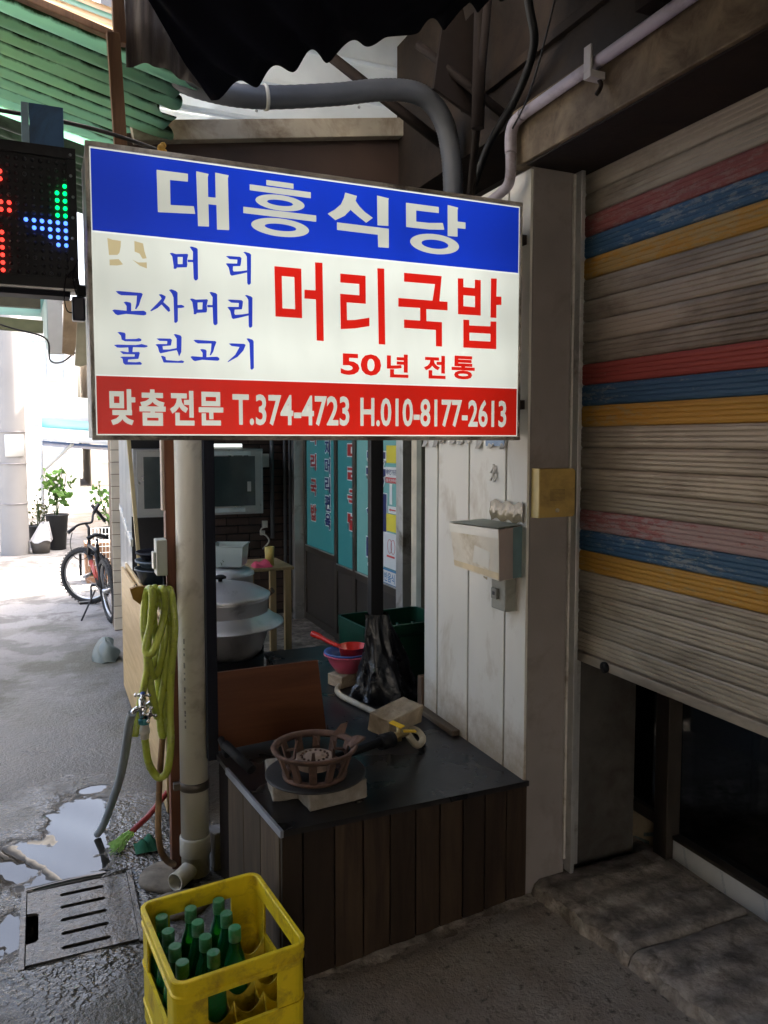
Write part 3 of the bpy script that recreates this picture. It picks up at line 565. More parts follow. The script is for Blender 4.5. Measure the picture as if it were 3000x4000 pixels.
# ------------------------------------------------------------------ illuminated sign box
SY = 2.08
SX0, SX1, SZ0, SZ1 = .119, 1.368, 1.607, 2.322
sg = thing('sign_box', 'illuminated white restaurant sign with blue and red bands on the right wall', 'sign', ((SX0 + SX1) / 2, 2.16, SZ0))
M_face = emit('backlit white acrylic', lin(230, 234, 223), 1.05, .32)
M_blue = emit('backlit blue film', lin(22, 58, 196), .98, .42)
M_redb = emit('backlit red band film', lin(200, 30, 18), .96, .45)
M_wlet = emit('backlit white letter film', lin(214, 216, 204), .88, .22)
M_rlet = emit('backlit red letter film', lin(216, 30, 20), .98, .25)
M_blet = emit('backlit blue letter film', lin(36, 62, 190), .95, .2)
M_line = emit('bright film edge', lin(245, 248, 245), 1.05, .2)
M_frame = surf('grimy sign frame', (.68, .64, .55), .45, .0, var=.2, dirt=(.10, .08, .06), damt=.5)
M_side = surf('white sign side', (.55, .55, .52), .5, var=.1, dirt=(.2, .18, .15), damt=.3)
fr = .008
obj('frame', MB().box(SX0 - .002, SX1 + .003, SY - .004, SY + .02, SZ1 - fr, SZ1 + .004, .002).box(SX0 - .002, SX1 + .003, SY - .004, SY + .02, SZ0 - .006, SZ0 + fr - .002, .002)
    .box(SX0 - .002, SX0 + fr, SY - .003, SY + .02, SZ0 + fr - .0015, SZ1 - fr - .0005, .002).box(SX1 - fr + .003, SX1 + .003, SY - .003, SY + .02, SZ0 + fr - .0015, SZ1 - fr - .0005, .002), M_frame, sg)
obj('casing', MB().box(SX0, SX1, SY + .021, SY + .20, SZ0, SZ1, .004), M_side, sg)
FX0, FX1, FZ0, FZ1 = SX0 + fr, SX1 - fr + .003, SZ0 + fr - .0015, SZ1 - fr
def onf(u, v, h): return (u, SY + .002 - h, v)
face = obj('face', MB().box(FX0, FX1, SY + .002, SY + .012, FZ0, FZ1), M_face, sg)
BZ, RZ = 2.114, 1.7608
def rect(a, b, c, e): return [[(a, c), (b, c), (b, e), (a, e)]]
bb = obj('blue_band', MB().prism(rect(FX0 + .003, FX1 - .003, BZ, FZ1 - .004), onf, .0006), M_blue, sg)
rb_ = obj('red_band', MB().prism(rect(FX0 + .003, FX1 - .003, FZ0 + .003, RZ), onf, .0006), M_redb, sg)
obj('band_edge', MB().prism(rect(FX0 + .003, FX1 - .003, BZ - .004, BZ), onf, .0006), M_line, bb)
obj('band_edge', MB().prism(rect(FX0 + .003, FX1 - .003, RZ, RZ + .003), onf, .0006), M_line, rb_)
def glyph_mb(strokes, h0, shift=(0, 0), scl=1., piv=None):
    mb = MB(); k = 0
    def cv(p):
        x, y = p
        if piv: x, y = piv[0] + (x - piv[0]) * scl, piv[1] + (y - piv[1]) * scl
        return ((x + shift[0]) / 1e4, (y + shift[1]) / 1e4)
    for s in strokes:
        if s[0] == 'e':
            loops = [[cv((e[0] + e[2] * math.cos(2 * math.pi * i / 36), e[1] + e[3] * math.sin(2 * math.pi * i / 36))) for i in range(36)] for e in s[1:]]
        else: loops = [[cv(p) for p in lp] for lp in s]
        mb.prism(loops, lambda u, v, h, o=h0 + k * .0002: onf(u, v, h + o), .0004); k += 1
    return mb
for g in GLYPH_WHITE.values(): obj('letter', glyph_mb(g, .0008), M_wlet, sg)
for g in GLYPH_RED.values(): obj('letter', glyph_mb(g, .0004), M_rlet, sg)
for k, g in GLYPH_BLUE.items():
    obj('letter', glyph_mb(g, .0004), M_blet, sg)
    if k in BLUE_SHIFT:
        piv = g[0][0][0]; obj('letter', glyph_mb(g, .0004, BLUE_SHIFT[k], .92 if k == 'go' else 1., piv), M_blet, sg)
for t, (a, b, c, e) in TEXT_RED: obj('letter', text_mb(t, a / 1e4, b / 1e4, c / 1e4, e / 1e4, onf, .032, .0008), M_rlet, sg)
for t, (a, b, c, e) in TEXT_WHITE: obj('letter' if len(t) == 1 else 'number', text_mb(t, a / 1e4, b / 1e4, c / 1e4, e / 1e4, onf, .036 if len(t) == 1 else .022, .0012), M_wlet, sg)
M_glue = emit('old glue stain on acrylic', lin(206, 190, 146), .92, .2)
def blob(pts, h): return MB().prism([pts], onf, h)
for pts in ([(.164, 2.099), (.176, 2.096), (.196, 2.095), (.195, 2.080), (.192, 2.066), (.187, 2.060), (.167, 2.058)], [(.228, 2.098), (.249, 2.094), (.252, 2.075), (.257, 2.058), (.247, 2.056), (.240, 2.068), (.228, 2.072)],
            [(.168, 2.047), (.190, 2.050), (.200, 2.038), (.186, 2.034), (.168, 2.033)], [(.222, 2.052), (.236, 2.046), (.257, 2.048), (.257, 2.033), (.240, 2.038)]):
    obj('stain', blob(pts, .0005), M_glue, sg)
# the wall bracket and roof hangers that carry it
obj('wall_arm', MB().box(SX1 + .004, 1.43, SY + .06, SY + .09, 1.70, 1.73, .002).box(SX1 + .004, 1.43, SY + .06, SY + .09, 2.22, 2.25, .002), M_rustbeam, sg)
obj('top_board', MB().obox((.30, 2.30, 2.348), (.34, .16, .03), (0, -6, 6), .003), surf('raw plywood', (.48, .36, .22), .7, var=.2), sg)
M_foam = surf('yellow foam', (.45, .26, .05), .9, var=.4, scale=30, bump=.8, bscale=40)
fm = MB()
for k in range(9): fm.ball((.328 + jit(.006), 2.26, 2.405 - k * .008), .007 + random.random() * .004, 7)
obj('foam_bead', fm, M_foam, sg)

# ------------------------------------------------------------------ LED display board
led = thing('led_display', 'black LED text display hanging left of the illuminated sign', 'LED display', (-.35, 2.24, 1.965))
M_ledb = surf('matt black plastic', (.012, .012, .013), .55, var=.2, bump=.15, bscale=120)
LX1, LZ0, LZ1, LY = .100, 1.992, 2.338, 2.20
BX('casing', M_ledb, led, -.95, LX1 - .001, LY + .004, LY + .09, LZ0, LZ1, .003)
obj('bezel', MB().box(-.952, LX1 + .001, LY - .006, LY + .0035, LZ1 - .024, LZ1 + .003, .002).box(-.952, LX1 + .001, LY - .006, LY + .0035, LZ0 - .003, LZ0 + .024, .002).box(LX1 - .022, LX1 + .001, LY - .006, LY + .0035, LZ0 + .0245, LZ1 - .0245, .002), M_ledb, led)
BX('edge_strip', M_alu, led, -.952, LX1 + .002, LY - .010, LY + .05, LZ0 - .010, LZ0 - .0035, .001)
BX('lower_rail', M_navy, led, -.952, LX1 - .02, LY - .004, LY + .06, LZ0 - .024, LZ0 - .0105, .001)
for i in range(7): obj('screw', MB().lathe([(0, .003), (.0035, .002), (.004, 0)], (LX1 - .010 + jit(.004), LY - .0061, LZ0 + .02 + i * .052), 8, Matrix.Rotation(R(90), 4, 'X')), M_steel, led)
M_off = surf('unlit LED', (.05, .05, .055), .25, var=.1, bump=0)
LM = dict(g=emit('lit green LED', (.0, .9, .12), 4.5), b=emit('lit blue LED', (.05, .14, 1.), 5.), r=emit('lit red LED', (1., .03, .02), 4.5))
lit = {}
for r_ in range(3, 8): lit[(0, r_)] = 'g'
for r_ in range(4, 8): lit[(1, r_)] = 'g'
for c_ in range(6): lit[(c_, 8)] = 'b'
for c_ in range(5): lit[(c_, 9)] = 'b'
for c_ in range(3): lit[(c_, 10)] = 'b'
for c_ in range(2): lit[(c_, 11)] = 'b'
for q in ((8, 2), (8, 3), (8, 6), (8, 7), (7, 6), (7, 7), (8, 10), (8, 11), (8, 12), (8, 13), (8, 14), (9, 10), (9, 11), (10, 6), (9, 14), (9, 6), (9, 7), (9, 2), (9, 15), (8, 15), (10, 7), (9, 12)): lit[q] = 'r'
PT = .0185; proto = None
for c_ in range(15):
    for r_ in range(16):
        x = .0735 - c_ * PT; z_ = 2.302 - r_ * PT
        if proto is None:
            proto = obj('led_lamp', MB().lathe([(.0050, 0), (.0050, .004), (.0042, .0062), (.0022, .008), (0, .0085)], (x, LY + .0038, z_), 10, Matrix.Rotation(R(90), 4, 'X')), M_off, led); base = WL[proto] - Vector((x, 0, z_)); q = proto
        else: q = dup(proto, base + Vector((x, 0, z_)), led)
        k = lit.get((c_, r_))
        if k: q.material_slots[0].link = 'OBJECT'; q.material_slots[0].material = LM[k]
        else: q.material_slots[0].link = 'OBJECT'; q.material_slots[0].material = M_off
BX('hanger', surf('blue painted bracket', (.06, .15, .30), .5, var=.2, dirt=(.05, .08, .12), damt=.3), led, -.005, .078, LY + .09, LY + .11, 2.343, 2.475, .002)
BX('hanger_fold', surf('pale blue bracket edge', (.30, .45, .55), .5), led, -.024, -.0055, LY + .09, LY + .11, 2.343, 2.475, .002)
ad = thing('power_adapter', 'black power adapter hanging under the LED display with looped cable', 'adapter', (.097, 2.18, 1.9))
BX('body', surf('black adapter plastic', (.012, .012, .03), .3, var=.1, bump=.03), ad, .082, .114, 2.165, 2.20, 1.905, 1.966, .005)
obj('cable', MB().tube(smooth_path([(.083, 2.175, 1.925), (.07, 2.17, 1.93), (.064, 2.17, 1.965), (.07, 2.17, 2.01), (.092, 2.172, 2.03), (.102, 2.175, 1.985), (.094, 2.17, 1.97), (.086, 2.172, 2.02), (.10, 2.18, 2.06)]), .0016, 6), M_black, ad)
obj('plug_block', MB().box(.094, .116, 2.16, 2.185, 1.967, 1.995, .003), M_black, ad)

# ------------------------------------------------------------------ stove counter
M_top = surf('black greasy counter sheet', (.010, .010, .011), .30, var=.3, scale=6, bump=.08, bscale=30, dirt=(.022, .020, .018), damt=.4, dscale=8)
M_plank = wood('dark stained plank', (.060, .038, .022), (.022, .013, .008), .55, 2, .22, .2)
M_sidew = wood('weathered side plank', (.095, .068, .044), (.04, .028, .018), .65, 2, .15, .2)
ct = thing('stove_counter', 'low dark plank-fronted counter with black top', 'counter', (1.02, 2.8, 0))
obj('top', MB().prism([[(.553, 2.60), (.602, 2.112), (1.446, 2.112), (1.43, 2.122), (1.427, 4.0), (1.05, 4.0), (1.0, 2.80), (.54, 2.80)]], lambda u, v, h: (u, v, .462 + h), .018), M_top, ct)
obj('top_trim', MB().obox((.576, 2.355, .474), (.010, .50, .022), (0, 0, 5.8), .001), surf('bent sheet metal edge', (.30, .32, .36), .4, .6), ct)
px = [.603, .668, .766, .858, .947, 1.035, 1.12, 1.203, 1.283, 1.365, 1.446]
for a, b in zip(px[:-1], px[1:]):
    zb = .083 * max(0, (a - .6) / .85) + .004
    obj('plank', MB().box(a + .002, b - .002, 2.120 + jit(.0015), 2.138, zb, .4615, .0025), M_plank, ct)
for i in range(3):
    a = 2.13 + i * .155
    M = Matrix.Translation((.602, 2.14, 0)) @ Matrix.Rotation(R(5.8), 4, 'Z')
    obj('side_plank', MB().box(0, .015, i * .157 + .002, (i + 1) * .157 - .002, .002, .4615, .002, M), M_sidew, ct)
obj('carcass', MB().prism([[(.585, 2.62), (.625, 2.145), (1.42, 2.145), (1.42, 3.98), (1.06, 3.98), (1.01, 2.78), (.56, 2.78)]], lambda u, v, h: (u, v, .01 + h), .45), M_darkwood, ct)

# stove: two block supports, a round plate, and the cast iron ring burner
M_block = surf('pale firebrick', (.33, .30, .255), .9, var=.25, scale=26, bump=.9, bscale=55, dirt=(.22, .19, .15), damt=.4)
M_iron = surf('rusty cast iron', (.115, .066, .048), .8, .15, var=.35, scale=20, bump=.4, bscale=60, dirt=(.17, .10, .07), damt=.4, dscale=15)
M_plate = surf('black round plate', (.025, .024, .024), .5, .3, var=.3)
def rough_brick(c, size, rz, seed, cell=.02, amp=.0014):
    random.seed(seed); mb = MB(); bm = bmesh.new(); bmesh.ops.create_cube(bm, size=1)
    for v in bm.verts: v.co = Vector((v.co.x * size[0], v.co.y * size[1], v.co.z * size[2]))
    bmesh.ops.bevel(bm, geom=bm.edges[:], offset=.004, segments=1, affect='EDGES'); bmesh.ops.subdivide_edges(bm, edges=[e for e in bm.edges if e.calc_length() > cell], cuts=3, use_grid_fill=True)
    for v in bm.verts: v.co += Vector((jit(amp), jit(amp), jit(amp)))
    bm.transform(Matrix.Translation(c) @ Matrix.Rotation(R(rz), 4, 'Z')); bm.verts.index_update()
    mb.add([v.co[:] for v in bm.verts], [[v.index for v in f.verts] for f in bm.faces], False); bm.free(); return mb
CT = .4805
obj('firebrick', rough_brick((.806, 2.246, CT + .0325), (.195, .095, .064), 5, 1), M_block, label='pale firebrick under the front of the round stove plate', cat='brick', group='bricks under the stove')
obj('firebrick', rough_brick((.682, 2.385, CT + .0325), (.19, .085, .064), 82, 2), M_block, label='pale firebrick under the left of the round stove plate', cat='brick', group='bricks under the stove')
PC = (.770, 2.306)
obj('stove_plate', MB().lathe([(0, 0), (.153, 0), (.159, .003), (.159, .007), (.154, .009), (0, .009)], (PC[0], PC[1], CT + .0645), 48), M_plate, label='thin round black iron plate lying on two bricks', cat='plate')
BZ0 = CT + .074
bn = thing('ring_burner', 'rusty cast iron ring gas burner on a round plate', 'gas burner', (PC[0], PC[1], BZ0))
cx, cy_ = PC[0] - .012, PC[1] - .028
obj('base_ring', MB().lathe([(.078, 0), (.100, 0), (.103, .010), (.081, .010), (.078, 0)], (cx, cy_, BZ0), 40), M_iron, bn)
obj('rim', MB().lathe([(.114, .086), (.120, .076), (.133, .086), (.136, .092), (.134, .096), (.124, .095), (.114, .086)], (cx, cy_, BZ0), 48), M_iron, bn)
for k in range(12):
    a = 2 * math.pi * k / 12 + .15; u = Vector((math.cos(a), math.sin(a), 0)); t = Vector((-math.sin(a), math.cos(a), 0)); c0 = Vector((cx, cy_, BZ0))
    lo, hi = .092, .121; wd = .0125
    vs = [c0 + u * (r_ + o) + t * s_ + Vector((0, 0, z_)) for (r_, z_) in ((lo, .010), (hi, .087)) for (o, s_) in ((-.004, -wd), (.005, -wd * .8), (.005, wd * .8), (-.004, wd))]
    obj('rib', MB().add(vs, [(0, 1, 2, 3), (4, 7, 6, 5), (0, 4, 5, 1), (1, 5, 6, 2), (2, 6, 7, 3), (3, 7, 4, 0)]), M_iron, bn)
    if k % 2 == 0:
        vs = [c0 + u * r_ + t * s_ + Vector((0, 0, z_)) for (r_, z_, w2) in ((.103, .060, .009), (.070, .070, .007), (.066, .096, .004)) for (s_) in (-w2, w2)]
        obj('pan_prong', MB().add(vs, [(0, 1, 3, 2), (2, 3, 5, 4)]), M_iron, bn, thick=.006)
hd = obj('burner_head', MB().lathe([(.055, .028), (.064, .045), (.064, .058), (.054, .064), (.050, .060), (.034, .060), (.028, .066), (.012, .066), (0, .064)], (cx, cy_, BZ0), 36), surf('burnt burner head', (.30, .22, .17), .9, var=.3, bump=.8, bscale=120), bn)
for k in range(16):
    a = 2 * math.pi * k / 16; obj('jet', MB().ball((cx + .042 * math.cos(a), cy_ + .042 * math.sin(a), BZ0 + .062), .004, 6), M_iron, hd)
obj('spout_lip', MB().add([(cx + .10, cy_ - .06, BZ0 + .092), (cx + .165, cy_ - .020, BZ0 + .100), (cx + .150, cy_ + .005, BZ0 + .100), (cx + .135, cy_ + .02, BZ0 + .093), (cx + .115, cy_ + .01, BZ0 + .076), (cx + .112, cy_ - .05, BZ0 + .078)], [(0, 1, 2, 3), (0, 3, 4, 5)]), M_iron, bn, thick=.006)
obj('splash_tab', MB().add([(cx + .085, cy_ + .075, BZ0 + .088), (cx + .12, cy_ + .055, BZ0 + .088), (cx + .135, cy_ + .062, BZ0 + .128), (cx + .115, cy_ + .072, BZ0 + .122)], [(0, 1, 2, 3)]), M_iron, bn, thick=.005)
obj('mixer_tube', MB().tube(smooth_path([(cx + .05, cy_, BZ0 + .04), (cx + .16, cy_ + .045, BZ0 + .035), (cx + .26, cy_ + .09, BZ0 + .03), (cx + .315, cy_ + .105, BZ0 + .028)]), [.014] * 12 + [.018] * 7, 12), M_black, bn)
obj('mixer_mouth', MB().tube([(cx + .26, cy_ + .088, BZ0 + .03), (cx + .315, cy_ + .105, BZ0 + .028)], .026, 14), M_black, bn)
vx, vy, vz = 1.085, 2.40, BZ0 + .028
vl = thing('gas_valve', 'brass gas valve with yellow lever behind the ring burner', 'valve', (vx, vy, CT))
M_brass = surf('dull brass', (.32, .25, .12), .4, .9, var=.2); M_yel = surf('yellow lever paint', (.70, .44, .02), .45, var=.1)
obj('body', MB().tube([(vx - .012, vy - .004, vz), (vx + .06, vy + .02, vz)], .013, 12).tube([(vx + .024, vy + .008, vz - .02), (vx + .024, vy + .008, vz + .028)], .010, 10), M_brass, vl)
obj('lever', MB().obox((vx + .020, vy + .018, vz + .034), (.024, .052, .005), (8, 0, 28), .001), M_yel, vl)
obj('second_lever', MB().obox((vx + .055, vy - .012, vz + .016), (.045, .018, .005), (0, 5, -10), .001), M_yel, vl)
gh = [(vx + .058, vy + .02, vz), (1.20, 2.455, .515), (1.262, 2.53, .50), (1.285, 2.63, .495), (1.25, 2.71, .494), (1.235, 2.82, .494), (1.205, 2.935, .494), (1.180, 3.05, .494), (1.165, 3.15, .494), (1.19, 3.24, .494), (1.30, 3.36, .50)]
obj('gas_hose', MB().tube(smooth_path(gh), .0125, 10), surf('beige rubber hose', (.42, .37, .27), .5, var=.15, dirt=(.2, .16, .1), damt=.3), label='beige rubber gas hose curving across the black counter', cat='hose')
M_cinder = surf('coarse sandy brick', (.36, .29, .20), .95, var=.25, scale=18, bump=1., bscale=50, dirt=(.2, .15, .09), damt=.45)
mbk = rough_brick((0, 0, 0), (.225, .10, .072), 0, 5); Mx = Matrix.Translation((1.215, 2.665, CT + .064)) @ Matrix.Rotation(R(31), 4, 'Z') @ Matrix.Rotation(R(9), 4, 'X')
mbk.v = [tuple(Mx @ Vector(v)) for v in mbk.v]
obj('cement_brick', mbk, M_cinder, label='coarse sandy brick weighing down the gas hose', cat='brick')
obj('panel_board', MB().prism([[(.546, .487), (.962, .508), (.935, .773), (.546, .770)]], lambda u, v, h: (u, 2.75 + .05 * (v - .48) + h, v), .010), wood('red brown varnished board', (.145, .050, .020), (.085, .028, .011), .4, 0, .05, .05, 6), label='red brown varnished board standing at the back of the counter', cat='board')
obj('wall_foot_board', MB().box(1.395, 1.4285, 2.55, 2.86, CT + .0005, CT + .022, .003), wood('grimy foot board', (.22, .17, .11), (.10, .07, .045), axis=1), label='grimy timber strip along the foot of the white boards', cat='timber strip')

# wall things: paper letter box, switch, yellow intercom
M_paper = surf('yellowed white card', (.68, .62, .50), .55, var=.1, scale=6, bump=.1, bscale=30, dirt=(.45, .36, .22), damt=.35, dscale=6)
M_card2 = surf('white packing tape', (.64, .61, .52), .3, var=.06, bump=.08)
pb = thing('card_box', 'taped white card box hanging open on the white boards', 'box', (1.37, 2.21, 1.15))
X0, X1, YA, YW, Y1, Z0, Z1 = 1.300, 1.4285, 2.078, 2.150, 2.392, 1.158, 1.318
def quad(a, b, c, e): return MB().add([a, b, c, e], [(0, 1, 2, 3)])
fbl, fbr, ftr, ftl = (X0 + .006, Y1 - .02, Z0 + .008), (X0 + .004, YA + .004, Z0 + .004), (X0 - .002, YA, Z1 + .006), (X0 - .004, Y1, Z1 - .004)
wbr, wtr, wbl, wtl = (X1, YW, Z0 - .004), (X1, YW, Z1 + .004), (X1, Y1 - .02, Z0), (X1, Y1, Z1)
obj('front', quad(fbl, fbr, ftr, ftl), M_paper, pb, thick=.003)
obj('side', quad(fbr, wbr, wtr, ftr), surf('greyish card', (.42, .36, .33), .6, var=.12), pb, thick=.003)
obj('side', quad(fbl, wbl, wtl, ftl), M_paper, pb, thick=.003)
obj('bottom', quad(fbl, wbl, wbr, fbr), M_paper, pb, thick=.003)
obj('lid', quad((X0 - .006, Y1, Z1 + .001), (X0 - .004, YA, Z1 + .011), (X1, YW, Z1 + .009), (X1, Y1, Z1 + .005)), surf('grubby card lid', (.30, .32, .26), .6, var=.25), pb, thick=.002)
def onfront(u, v, h=.003): return tuple((Vector(fbl).lerp(Vector(fbr), u)).lerp(Vector(ftl).lerp(Vector(ftr), u), v) + Vector((-h, 0, 0)))
obj('tape', quad(onfront(-.01, .80), onfront(1.0, .82), onfront(1.0, 1.0), onfront(-.01, 1.0)), M_card2, pb)
obj('tape', quad(onfront(.45, .22), onfront(.80, .18), onfront(.84, .52), onfront(.52, .60)), M_card2, pb)
obj('tape', quad(onfront(0, .02), onfront(1., .02), onfront(1., .15), onfront(0, .15)), surf('yellow tape', (.60, .48, .28), .35), pb)
def onside(u, v): return tuple(Vector(fbr).lerp(Vector(wbr), u).lerp(Vector(ftr).lerp(Vector(wtr), u), v) + Vector((.001, -.003, 0)))
obj('side_tape', quad(onside(.58, .0), onside(1., .0), onside(1., 1.), onside(.58, 1.)), surf('blue green tape', (.16, .26, .27), .4), pb)
M_film = surf('yellowed clear tape', (.27, .215, .125), .2, var=.3, scale=9, bump=.9, bscale=18, spec=.7)
def crumple(y0, y1, z0, z1): return MB().grid(16, 8, lambda u, v: (1.4265 - .006 * abs(math.sin(u * 15 + v * 5)) * math.sin(math.pi * v) - .004 * v, y0 + (y1 - y0) * u, z0 + (z1 - z0) * v + .006 * math.sin(u * 17)))
obj('crumpled_tape', crumple(2.135, 2.335, 1.33, 1.395), M_film, pb)
obj('crumpled_tape', quad((1.4275, 2.36, 1.11), (1.4275, 2.385, 1.115), (1.4275, 2.385, 1.15), (1.4275, 2.35, 1.15)), M_film, pb)
sw = thing('wall_switch', 'grey switch box under the taped card box', 'switch', (1.41, 2.22, 1.03))
BX('housing', surf('grey green plastic', (.26, .26, .22), .5, var=.12, dirt=(.12, .11, .09), damt=.3), sw, 1.385, 1.4295, 2.175, 2.262, 1.035, 1.151, .005)
BX('toggle', surf('darker grey plastic', (.18, .18, .15), .5), sw, 1.374, 1.3845, 2.212, 2.246, 1.072, 1.108, .002); BX('slot', M_ink, sw, 1.3725, 1.3735, 2.222, 2.236, 1.085, 1.097)
M_icom = surf('aged yellow plastic', (.44, .30, .09), .4, var=.12, bump=.04, dirt=(.2, .13, .05), damt=.3)
ic = thing('door_intercom', 'aged yellow intercom box on the mauve grey pillar', 'intercom', (1.52, 2.10, 1.35))
obj('housing', MB().prism([[(1.450, 1.354), (1.578, 1.354), (1.586, 1.362), (1.586, 1.502), (1.578, 1.510), (1.450, 1.510)]], lambda u, v, h: (u, 2.1215 - h, v), .042), M_icom, ic)
BX('side_lip', surf('yellow plastic lip', (.62, .47, .16), .4), ic, 1.4445, 1.4495, 2.078, 2.12, 1.353, 1.511, .001)
obj('button', MB().lathe([(0, .004), (.006, .004), (.007, 0)], (1.517, 2.0790, 1.376), 14, Matrix.Rotation(R(90), 4, 'X')), surf('pale button', (.45, .38, .25), .4), ic)
for r_ in range(9): BX('grille_slot', surf('brown slot', (.16, .11, .05), .7), ic, 1.488, 1.546, 2.0788, 2.0795, 1.408 + r_ * .0042, 1.4095 + r_ * .0042)

# posts at the counter
BX('steel_post', M_navy, None, .515, .552, 2.74, 2.777, .46, 2.44, .002, label='dark navy steel post beside the ivory downpipe', cat='post')
BX('steel_post', M_black, None, 1.286, 1.343, 3.08, 3.12, .4825, 2.40, .002, label='black steel post with its foot wrapped in black plastic', cat='post')
M_bag = surf('glossy black bag film', (.006, .006, .007), .27, var=.3, bump=.5, bscale=30, spec=.5, bdist=.008)
random.seed(11)
bagp = {}
def bag(u, v):
    a = u * 2 * math.pi
    key = (round((u % 1) * 80), round(v * 30))
    if key not in bagp: bagp[key] = jit(1)
    r_ = (.046 + .095 * (1 - v) ** 1.35) * (1 + .035 * bagp[key] + .13 * math.sin(a * 3 + v * 4) + .075 * math.sin(a * 7 - v * 5) + .035 * math.sin(a * 13 + v * 9))
    return (1.312 + .05 * (1 - v) + r_ * 1.1 * math.cos(a), 3.08 - .0 + r_ * .75 * math.sin(a), CT + .003 + .37 * v + .003 * bagp[key])
obj('plastic_bag', MB().grid(80, 30, bag), M_bag, label='crumpled black plastic wrapped round the foot of the black post', cat='plastic bag')
for k, (x, y, z_) in enumerate(((1.145, 2.865, .70), (1.16, 2.86, .80), (1.155, 2.855, .86))):
    pass
# bowls and ladle
M_pink = surf('pink plastic', (.55, .09, .16), .35, var=.08, bump=.02); M_bluep = surf('blue plastic', (.06, .13, .42), .35, var=.08, bump=.02); M_redp = surf('red plastic', (.50, .02, .012), .3, var=.08, bump=.02)
def bowl(c, r0, r1, h, m, nm, lb):
    return obj(nm, MB().lathe([(0, 0), (r0, 0), (r0 + (r1 - r0) * .6, h * .5), (r1 * .98, h), (r1 + .006, h + .001), (r1 + .006, h - .005), (r1 * .96, h - .003), (r0 + (r1 - r0) * .55, h * .5), (r0 - .003, .004), (0, .004)], c, 40), m, label=lb, cat='bowl')
bc = (1.268, 3.32)
bowl((bc[0], bc[1], CT + .06), .055, .105, .085, M_pink, 'plastic_bowl', 'pink plastic bowl beside the black plastic wrapped post')
bowl((bc[0], bc[1], CT + .079), .052, .103, .075, M_bluep, 'plastic_bowl', 'blue plastic bowl nested inside the pink bowl')
obj('bowl_stand', rough_brick((bc[0], bc[1], CT + .029), (.16, .10, .056), 20, 9), M_cinder, label='brick under the pink and blue bowls', cat='brick')
ld = thing('plastic_ladle', 'red plastic dipper resting in the blue bowl', 'ladle', (bc[0] + .02, bc[1], CT + .09))
obj('cup', MB().lathe([(0, 0), (.05, 0), (.066, .075), (.069, .076), (.069, .072), (.063, .070), (.048, .004), (0, .004)], (bc[0] + .025, bc[1] - .0, CT + .100), 28), M_redp, ld)
obj('handle', MB().tube(smooth_path([(bc[0] - .03, bc[1] + .035, CT + .170), (bc[0] - .06, bc[1] + .075, CT + .182), (bc[0] - .09, bc[1] + .13, CT + .198), (bc[0] - .115, bc[1] + .17, CT + .207)]), [.010] * 6 + [.011] * 6 + [.015] * 7, 12), M_redp, ld)

# ------------------------------------------------------------------ yellow crate with bottles
def rrpath(w_, d_, r_, n=5):
    pts = []
    for (cx_, cy2, a0) in ((w_ / 2 - r_, d_ / 2 - r_, 0), (-w_ / 2 + r_, d_ / 2 - r_, 90), (-w_ / 2 + r_, -d_ / 2 + r_, 180), (w_ / 2 - r_, -d_ / 2 + r_, 270)):
        for i in range(n + 1):
            a = R(a0 + 90 * i / n); pts.append((cx_ + r_ * math.cos(a), cy2 + r_ * math.sin(a), math.cos(a), math.sin(a)))
    return pts
def band(mb, path, prof, closed=True):
    """sweep a closed profile [(outward, z)] along a path of (x, y, nx, ny)"""
    k = len(prof); vs = [(p[0] + p[2] * o, p[1] + p[3] * o, z_) for p in path for (o, z_) in prof]; m = len(path); fs = []
    for i in range(m if closed else m - 1):
        j = (i + 1) % m
        for q in range(k): fs.append((i * k + q, i * k + (q + 1) % k, j * k + (q + 1) % k, j * k + q))
    if not closed: fs += [tuple(range(k)), tuple(reversed(range((m - 1) * k, m * k)))]
    mb.add(vs, fs); return mb
def xf(mb, M): mb.v = [tuple(M @ Vector(v)) for v in mb.v]; return mb
M_yc = surf('yellow crate plastic', (.84, .64, .02), .42, var=.10, scale=8, bump=.05, dirt=(.46, .30, .03), damt=.32, dscale=16)
M_yc2 = surf('pale yellow inner plastic', (.72, .56, .07), .45, var=.12, bump=.04, dirt=(.20, .13, .03), damt=.3, dscale=12)
CW, CD, CH = .335, .375, .32
CM = Matrix.Translation((.402, 2.012, .0)) @ Matrix.Rotation(R(5.5), 4, 'Z')
cr = thing('bottle_crate', 'yellow plastic bottle crate on the wet alley floor', 'crate', (.402, 2.012, 0))
pth = rrpath(CW, CD, .03)
obj('rim', xf(band(MB(), pth, [(-.005, .264), (.001, .264), (.001, .272), (.005, .274), (.005, .280), (.001, .283), (.001, .296), (.005, .299), (.006, .317), (.004, .320), (-.006, .320), (-.008, .317), (-.006, .300)]), CM), M_yc, cr)
obj('lower_wall', xf(band(MB(), pth, [(-.005, .006), (.001, .006), (.001, .05), (.004, .052), (.004, .058), (.001, .060), (.001, .158), (.004, .160), (.004, .168), (-.005, .168)]), CM), M_yc, cr)
for q in range(4):
    c6 = pth[q * 6:(q + 1) * 6]; L = .048
    a, b = c6[0], c6[-1]
    ta = (a[3], -a[2]); tb = (-b[3], b[2])
    p_ = [(a[0] + ta[0] * L, a[1] + ta[1] * L, a[2], a[3])] + c6 + [(b[0] + tb[0] * L, b[1] + tb[1] * L, b[2], b[3])]
    obj('corner_post', xf(band(MB(), p_, [(-.005, .1685), (.0008, .1685), (.0008, .2635), (-.005, .2635)], False), CM), M_yc, cr)
nx_, ny_ = 4, 5; iw, idp = CW - .014, CD - .014
